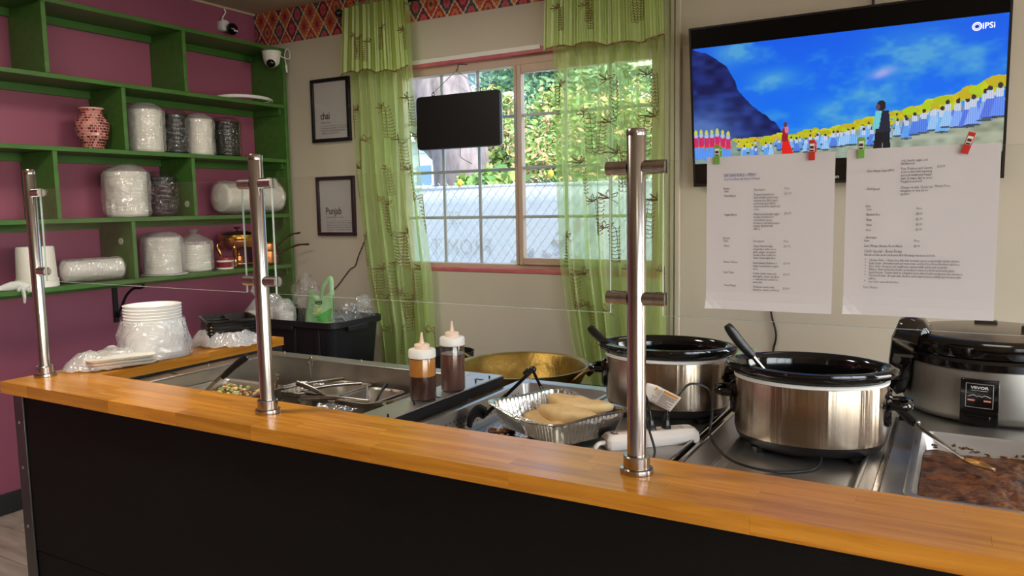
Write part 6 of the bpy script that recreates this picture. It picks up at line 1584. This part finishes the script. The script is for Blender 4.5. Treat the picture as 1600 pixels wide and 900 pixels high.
MB().tube(bez([(sgx0 + .002, sgy + .004, 1.846), (sgx0 - .03, sgy + .008, 1.852), (sgx0 - .07, sgy + .012, 1.835), (sgx0 - .11, 3.55, 1.80)], 14), .0018, 6).build('cord', M_cord, SG)
# =================================================================== outside the window
struct(MB().box(-14, 6, YW + .16, 60, -.25, -.05).build('ground', mat('yard_concrete', srgb(170, 166, 158), .9)))
M_wire = mat('galvanised_wire', srgb(120, 132, 136), .45, .6)
FY = 5.04; KF = FY / 4.20
def fz_(z): return 1.447 + (z - 1.447) * KF     # sight-line heights carried to the fence
FN = thing('chain_link_fence', 'grey chain link fence just outside the window', 'fence', (-2.8, FY, 0))
fx0, fx1, fz0, fz1 = -4.74, -1.26, fz_(.9), fz_(1.66)
cw, chh = .062 * KF, .078 * KF; wr = MB()
nx = int((fx1 - fx0) / cw); nz_ = int((fz1 - fz0) / chh)
for i in range(2 * nx):
    for s in (i % 2,):
        pts = []
        for k in range(2 * nz_ + 1):
            x = fx0 + i * cw / 2 + (cw / 2 if (k + s) % 2 else 0) - cw / 4
            pts.append((x + (cw / 4), FY + (.003 if (k + s) % 2 else -.003), fz0 + k * chh / 2))
        wr.tube(pts, .0021, 4, caps=False)
wr.build('wire_mesh', M_wire, FN, smooth=0, kind='stuff', label='diamond wire mesh')
for x in (-4.74, -1.26): MB().cyl((x, FY + .03, -.05), (x, FY + .03, 1.75), .025).build('fence_post', M_wire, FN)
# white printed banner tied to the far side of the fence, seen from behind
def translucent(name, col, k):
    m = bpy.data.materials.new(name); m.use_nodes = True; nt = m.node_tree; out = nt.nodes['Material Output']; nt.nodes.remove(nt.nodes['Principled BSDF'])
    a = nt.nodes.new('ShaderNodeBsdfDiffuse'); a.inputs[0].default_value = col; b = nt.nodes.new('ShaderNodeBsdfTranslucent'); b.inputs[0].default_value = col
    c = nt.nodes.new('ShaderNodeMixShader'); c.inputs[0].default_value = k; nt.links.new(a.outputs[0], c.inputs[1]); nt.links.new(b.outputs[0], c.inputs[2]); nt.links.new(c.outputs[0], out.inputs[0]); return m
M_ban = translucent('banner_back', srgb(226, 232, 236), .5)
BN = thing('banner', 'white banner on the fence with faint mirrored lettering', 'banner', (-2.9, FY + .03, .1))
MB().grid(lambda u, v_: Vector((-4.73 + 3.46 * u, FY + .035 + .006 * math.sin(u * 9) + .004 * noise.noise(Vector((u * 6, v_ * 4, 0))), .10 + 1.497 * v_)), 40, 12).build('banner_sheet', M_ban, BN, solid=.001)
MB().tube([(-4.73 + 3.46 * k / 20, FY + .033, 1.597) for k in range(21)], .012, 8, flat=.5).build('banner_hem', M_ban, BN)
M_faint = translucent('faint_print', srgb(206, 208, 208), .5)
pr = MB()
put_text(pr, 'FROM T', .150 * KF, (-2.570 * KF, FY + .022, fz_(1.140)), (-1, 0, 0), (0, 0, 1), sx=.88)
put_text(pr, 'SE', .125 * KF, (-2.800 * KF, FY + .022, fz_(1.335)), (-1, 0, 0), (0, 0, 1), sx=.9)
pr.build('mirrored_lettering', M_faint, BN)
pf_ = MB(); rs = random.Random(5)
for i in range(46):
    q = rs.random(); x = (-2.50 + .62 * q) * KF; z = fz_(1.02 + rs.random() * (.06 + .42 * max(0, q - .12)))
    r1 = rs.uniform(.018, .05); a0_ = rs.uniform(0, PI)
    pf_.add([(x + r1 * math.cos(a) * math.cos(a0_) - r1 * .55 * math.sin(a) * math.sin(a0_), FY + .0215 - .0001 * i, z + r1 * math.cos(a) * math.sin(a0_) + r1 * .55 * math.sin(a) * math.cos(a0_)) for a in [2 * PI * k / 12 for k in range(12)]], [tuple(range(12))], rs.randrange(4))
pf_.build('faded_food_print', [translucent('faint_rose', srgb(214, 202, 206), .5), translucent('faint_cream', srgb(230, 226, 198), .5), translucent('faint_grey', srgb(198, 202, 210), .5), translucent('faint_green', srgb(208, 222, 204), .5)], BN, smooth=0, label='faded food picture showing through')
# yellow lemon ornaments hanging on the fence
M_lem = mat('lemon_yellow', srgb(232, 196, 64), .4); M_lgr = mat('leaf_green', srgb(84, 110, 60), .5)
for i, (x, z) in enumerate(((-2.772 * KF, fz_(1.598)), (-2.128 * KF, fz_(1.632)))):
    t = thing('lemon_ornament', ['yellow lemon ornament on the fence behind the left window panes', 'yellow lemon ornament on the fence at the edge of the right curtain'][i], 'ornament', (x, FY - .03, z - .03), 0, 'lemon ornaments')
    MB().ball((x, FY - .034, z), .021, .021, .030, 14, 10, R=Matrix.Rotation(.3, 3, 'Y')).build('fruit', M_lem, t)
    MB().tube(bez([(x - .004, FY - .034, z + .028), (x - .012, FY - .032, z + .05), (x - .010, FY - .012, z + .075)], 10), .003, 6).build('stem', M_lgr, t)
    MB().tube(bez([(x - .006, FY - .036, z + .030), (x + .004, FY - .040, z + .045), (x + .002, FY - .038, z + .07)], 8), [.003, .007, .009, .009, .008, .006, .004, .002, .001][:9], 6, flat=.3).build('leaf', M_lgr, t)
# tree
M_bark = mat('bark', srgb(112, 104, 104), .9, var=.5, vscale=11, bump=.8, bscale=14, stretch=(1, 1, .35))
TR = thing('tree', 'thick grey trunk of a tree beyond the fence', 'tree', (-4.62, 7.0, -.1))
MB().tube(bez([(-4.60, 7.0, -.1), (-4.62, 7.0, 1.0), (-4.62, 7.0, 1.7), (-4.68, 7.0, 2.2), (-4.95, 7.0, 2.7), (-5.1, 7.02, 3.2), (-5.3, 7.1, 4.4)], 30), [.30 + .12 * max(0, min(1, (k - 14) / 8)) for k in range(31)], 18).build('trunk', M_bark, TR)
MB().tube(bez([(-4.72, 6.95, 2.35), (-5.05, 6.9, 2.62), (-5.45, 6.9, 2.95), (-6.0, 6.9, 3.6)], 18), [.20, .21, .21, .20, .20, .20, .19, .19, .18, .18, .17, .17, .16, .16, .15, .15, .14, .13, .12], 14).build('limb', M_bark, TR)
MB().tube(bez([(-4.66, 7.0, 1.9), (-4.98, 6.95, 2.15), (-5.25, 6.9, 2.5)], 14), [.12, .13, .14, .14, .14, .14, .13, .13, .12, .12, .11, .11, .10, .1, .1], 12).build('limb', M_bark, TR)
# leafy shrubs and trees behind
def leaf_cloud(name, label, cat, c_, rx_, ry_, rz__, n, mats, seed, ls=.07, group=None):
    rs = random.Random(seed); mb = MB(); c_ = Vector(c_)
    cl = [(Vector((rs.uniform(-1, 1), rs.uniform(-1, 1), rs.uniform(-1, 1))), rs.uniform(.25, .5)) for _ in range(26)]
    for i in range(n):
        q, s_ = rs.choice(cl); d = Vector((rs.gauss(0, 1), rs.gauss(0, 1), rs.gauss(0, 1))).normalized() * (rs.random() ** .4) * s_
        p_ = q * .75 + d; p_ = c_ + Vector((p_.x * rx_, p_.y * ry_, p_.z * rz__))
        a = Vector((rs.uniform(-1, 1), rs.uniform(-1, 1), rs.uniform(-.6, .6))).normalized(); b = a.orthogonal().normalized(); b = (b + a.cross(b) * rs.uniform(-1, 1)).normalized()
        l = ls * rs.uniform(.6, 1.3)
        mb.add([p_ - a * l, p_ - b * l * .42, p_ + a * l, p_ + b * l * .42], [(0, 1, 2, 3)], rs.randrange(len(mats)))
    t = thing(name, label, cat, (c_.x, c_.y, -.05), 0, group)
    mb.build('foliage', mats, t, smooth=0, kind='stuff')
    MB().tube([(c_.x, c_.y, -.1), (c_.x + .05, c_.y, c_.z)], [.07, .04], 8).build('stem', M_bark, t)
    return t
Lf = [mat('leaf_a', srgb(120, 158, 74), .6), mat('leaf_b', srgb(86, 130, 62), .6), mat('leaf_c', srgb(156, 180, 92), .6)]
Lfl = Lf + [mat('blossom', srgb(218, 176, 130), .6)]
Ltop = [mat('leaf_d', srgb(112, 150, 104), .6), mat('leaf_e', srgb(92, 138, 110), .6), mat('leaf_f', srgb(140, 174, 126), .6)]
leaf_cloud('flowering_shrub', 'tall flowering green shrub behind the meeting stile of the window', 'shrub', (-4.95, 9.0, 2.25), 1.0, .6, .74, 8000, Lfl, 1, .045)
leaf_cloud('flowering_shrub', 'flowering shrub seen through the right window sash', 'shrub', (-3.31, 7.6, 1.98), .84, .5, .64, 8000, Lfl, 2, .040)
leaf_cloud('leafy_tree', 'blue-green tree crown above the shrubs', 'tree', (-7.9, 15.5, 4.45), 2.3, 1.1, 1.28, 8000, Ltop, 3, .095)
leaf_cloud('leafy_tree', 'tree crown filling the top of the right window sash', 'tree', (-5.0, 11.4, 3.25), 1.7, .8, 1.15, 9000, Ltop, 4, .07)
leaf_cloud('low_plant', 'low green plant between the trunk and the banner', 'plant', (-3.80, 6.2, 1.52), .38, .25, .29, 500, Lf, 6, .09)
# pale house and far apartment block
M_house = mat('pale_house', srgb(206, 216, 224), .7); M_hwin = mat('house_window', srgb(112, 146, 172), .3)
HS = thing('pale_house', 'pale blue-white house wall behind the tree', 'house', (-8.6, 10.6, -.1))
MB().box(-12.5, -6.9, 10.4, 14.0, -.1, 2.55).build('wall', M_house, HS)
MB().add([(-12.7, 10.2, 2.50), (-6.75, 10.2, 2.50), (-6.75, 12.2, 3.45), (-12.7, 12.2, 3.45), (-12.7, 14.2, 2.5), (-6.75, 14.2, 2.5)], [(0, 1, 2, 3), (3, 2, 5, 4), (0, 4, 5, 1), (0, 3, 4), (1, 5, 2)]).build('roof', M_house, HS, smooth=0)
for x in (-9.4, -8.4, -7.4):
    f = MB().box(x - .32, x + .32, 10.37, 10.40, 1.45, 2.12).build('window', M_hwin, HS)
    MB().box(x - .02, x + .02, 10.355, 10.37, 1.45, 2.12).box(x - .32, x + .32, 10.355, 10.37, 1.77, 1.80).build('glazing_bar', M_white, f)
for z in (1.62, 1.85, 2.08, 2.31): MB().box(-12.4, -6.92, 10.385, 10.399, z, z + .015).build('siding_line', mat('siding_shadow', srgb(170, 186, 196), .7), HS)
M_apt = mat('apartment_white', srgb(226, 230, 232), .7); M_aptw = mat('apartment_glass', srgb(136, 164, 178), .3)
AP = thing('apartment_block', 'distant white apartment block with balconies above the shrubs', 'building', (-22.5, 42, 0))
MB().box(-26.5, -18.0, 40.0, 50, 0, 10.1).build('wall', M_apt, AP)
for k, z in enumerate((9.35, 8.15, 6.95, 5.75)):
    MB().box(-26.6, -18.0, 39.2, 40, z - .10, z + .30).build('balcony', M_apt, AP)
    for x in np.arange(-25.8, -18.4, 1.5): MB().box(x - .5, x + .5, 39.94, 39.99, z - .75, z - .12).build('window', M_aptw, AP)
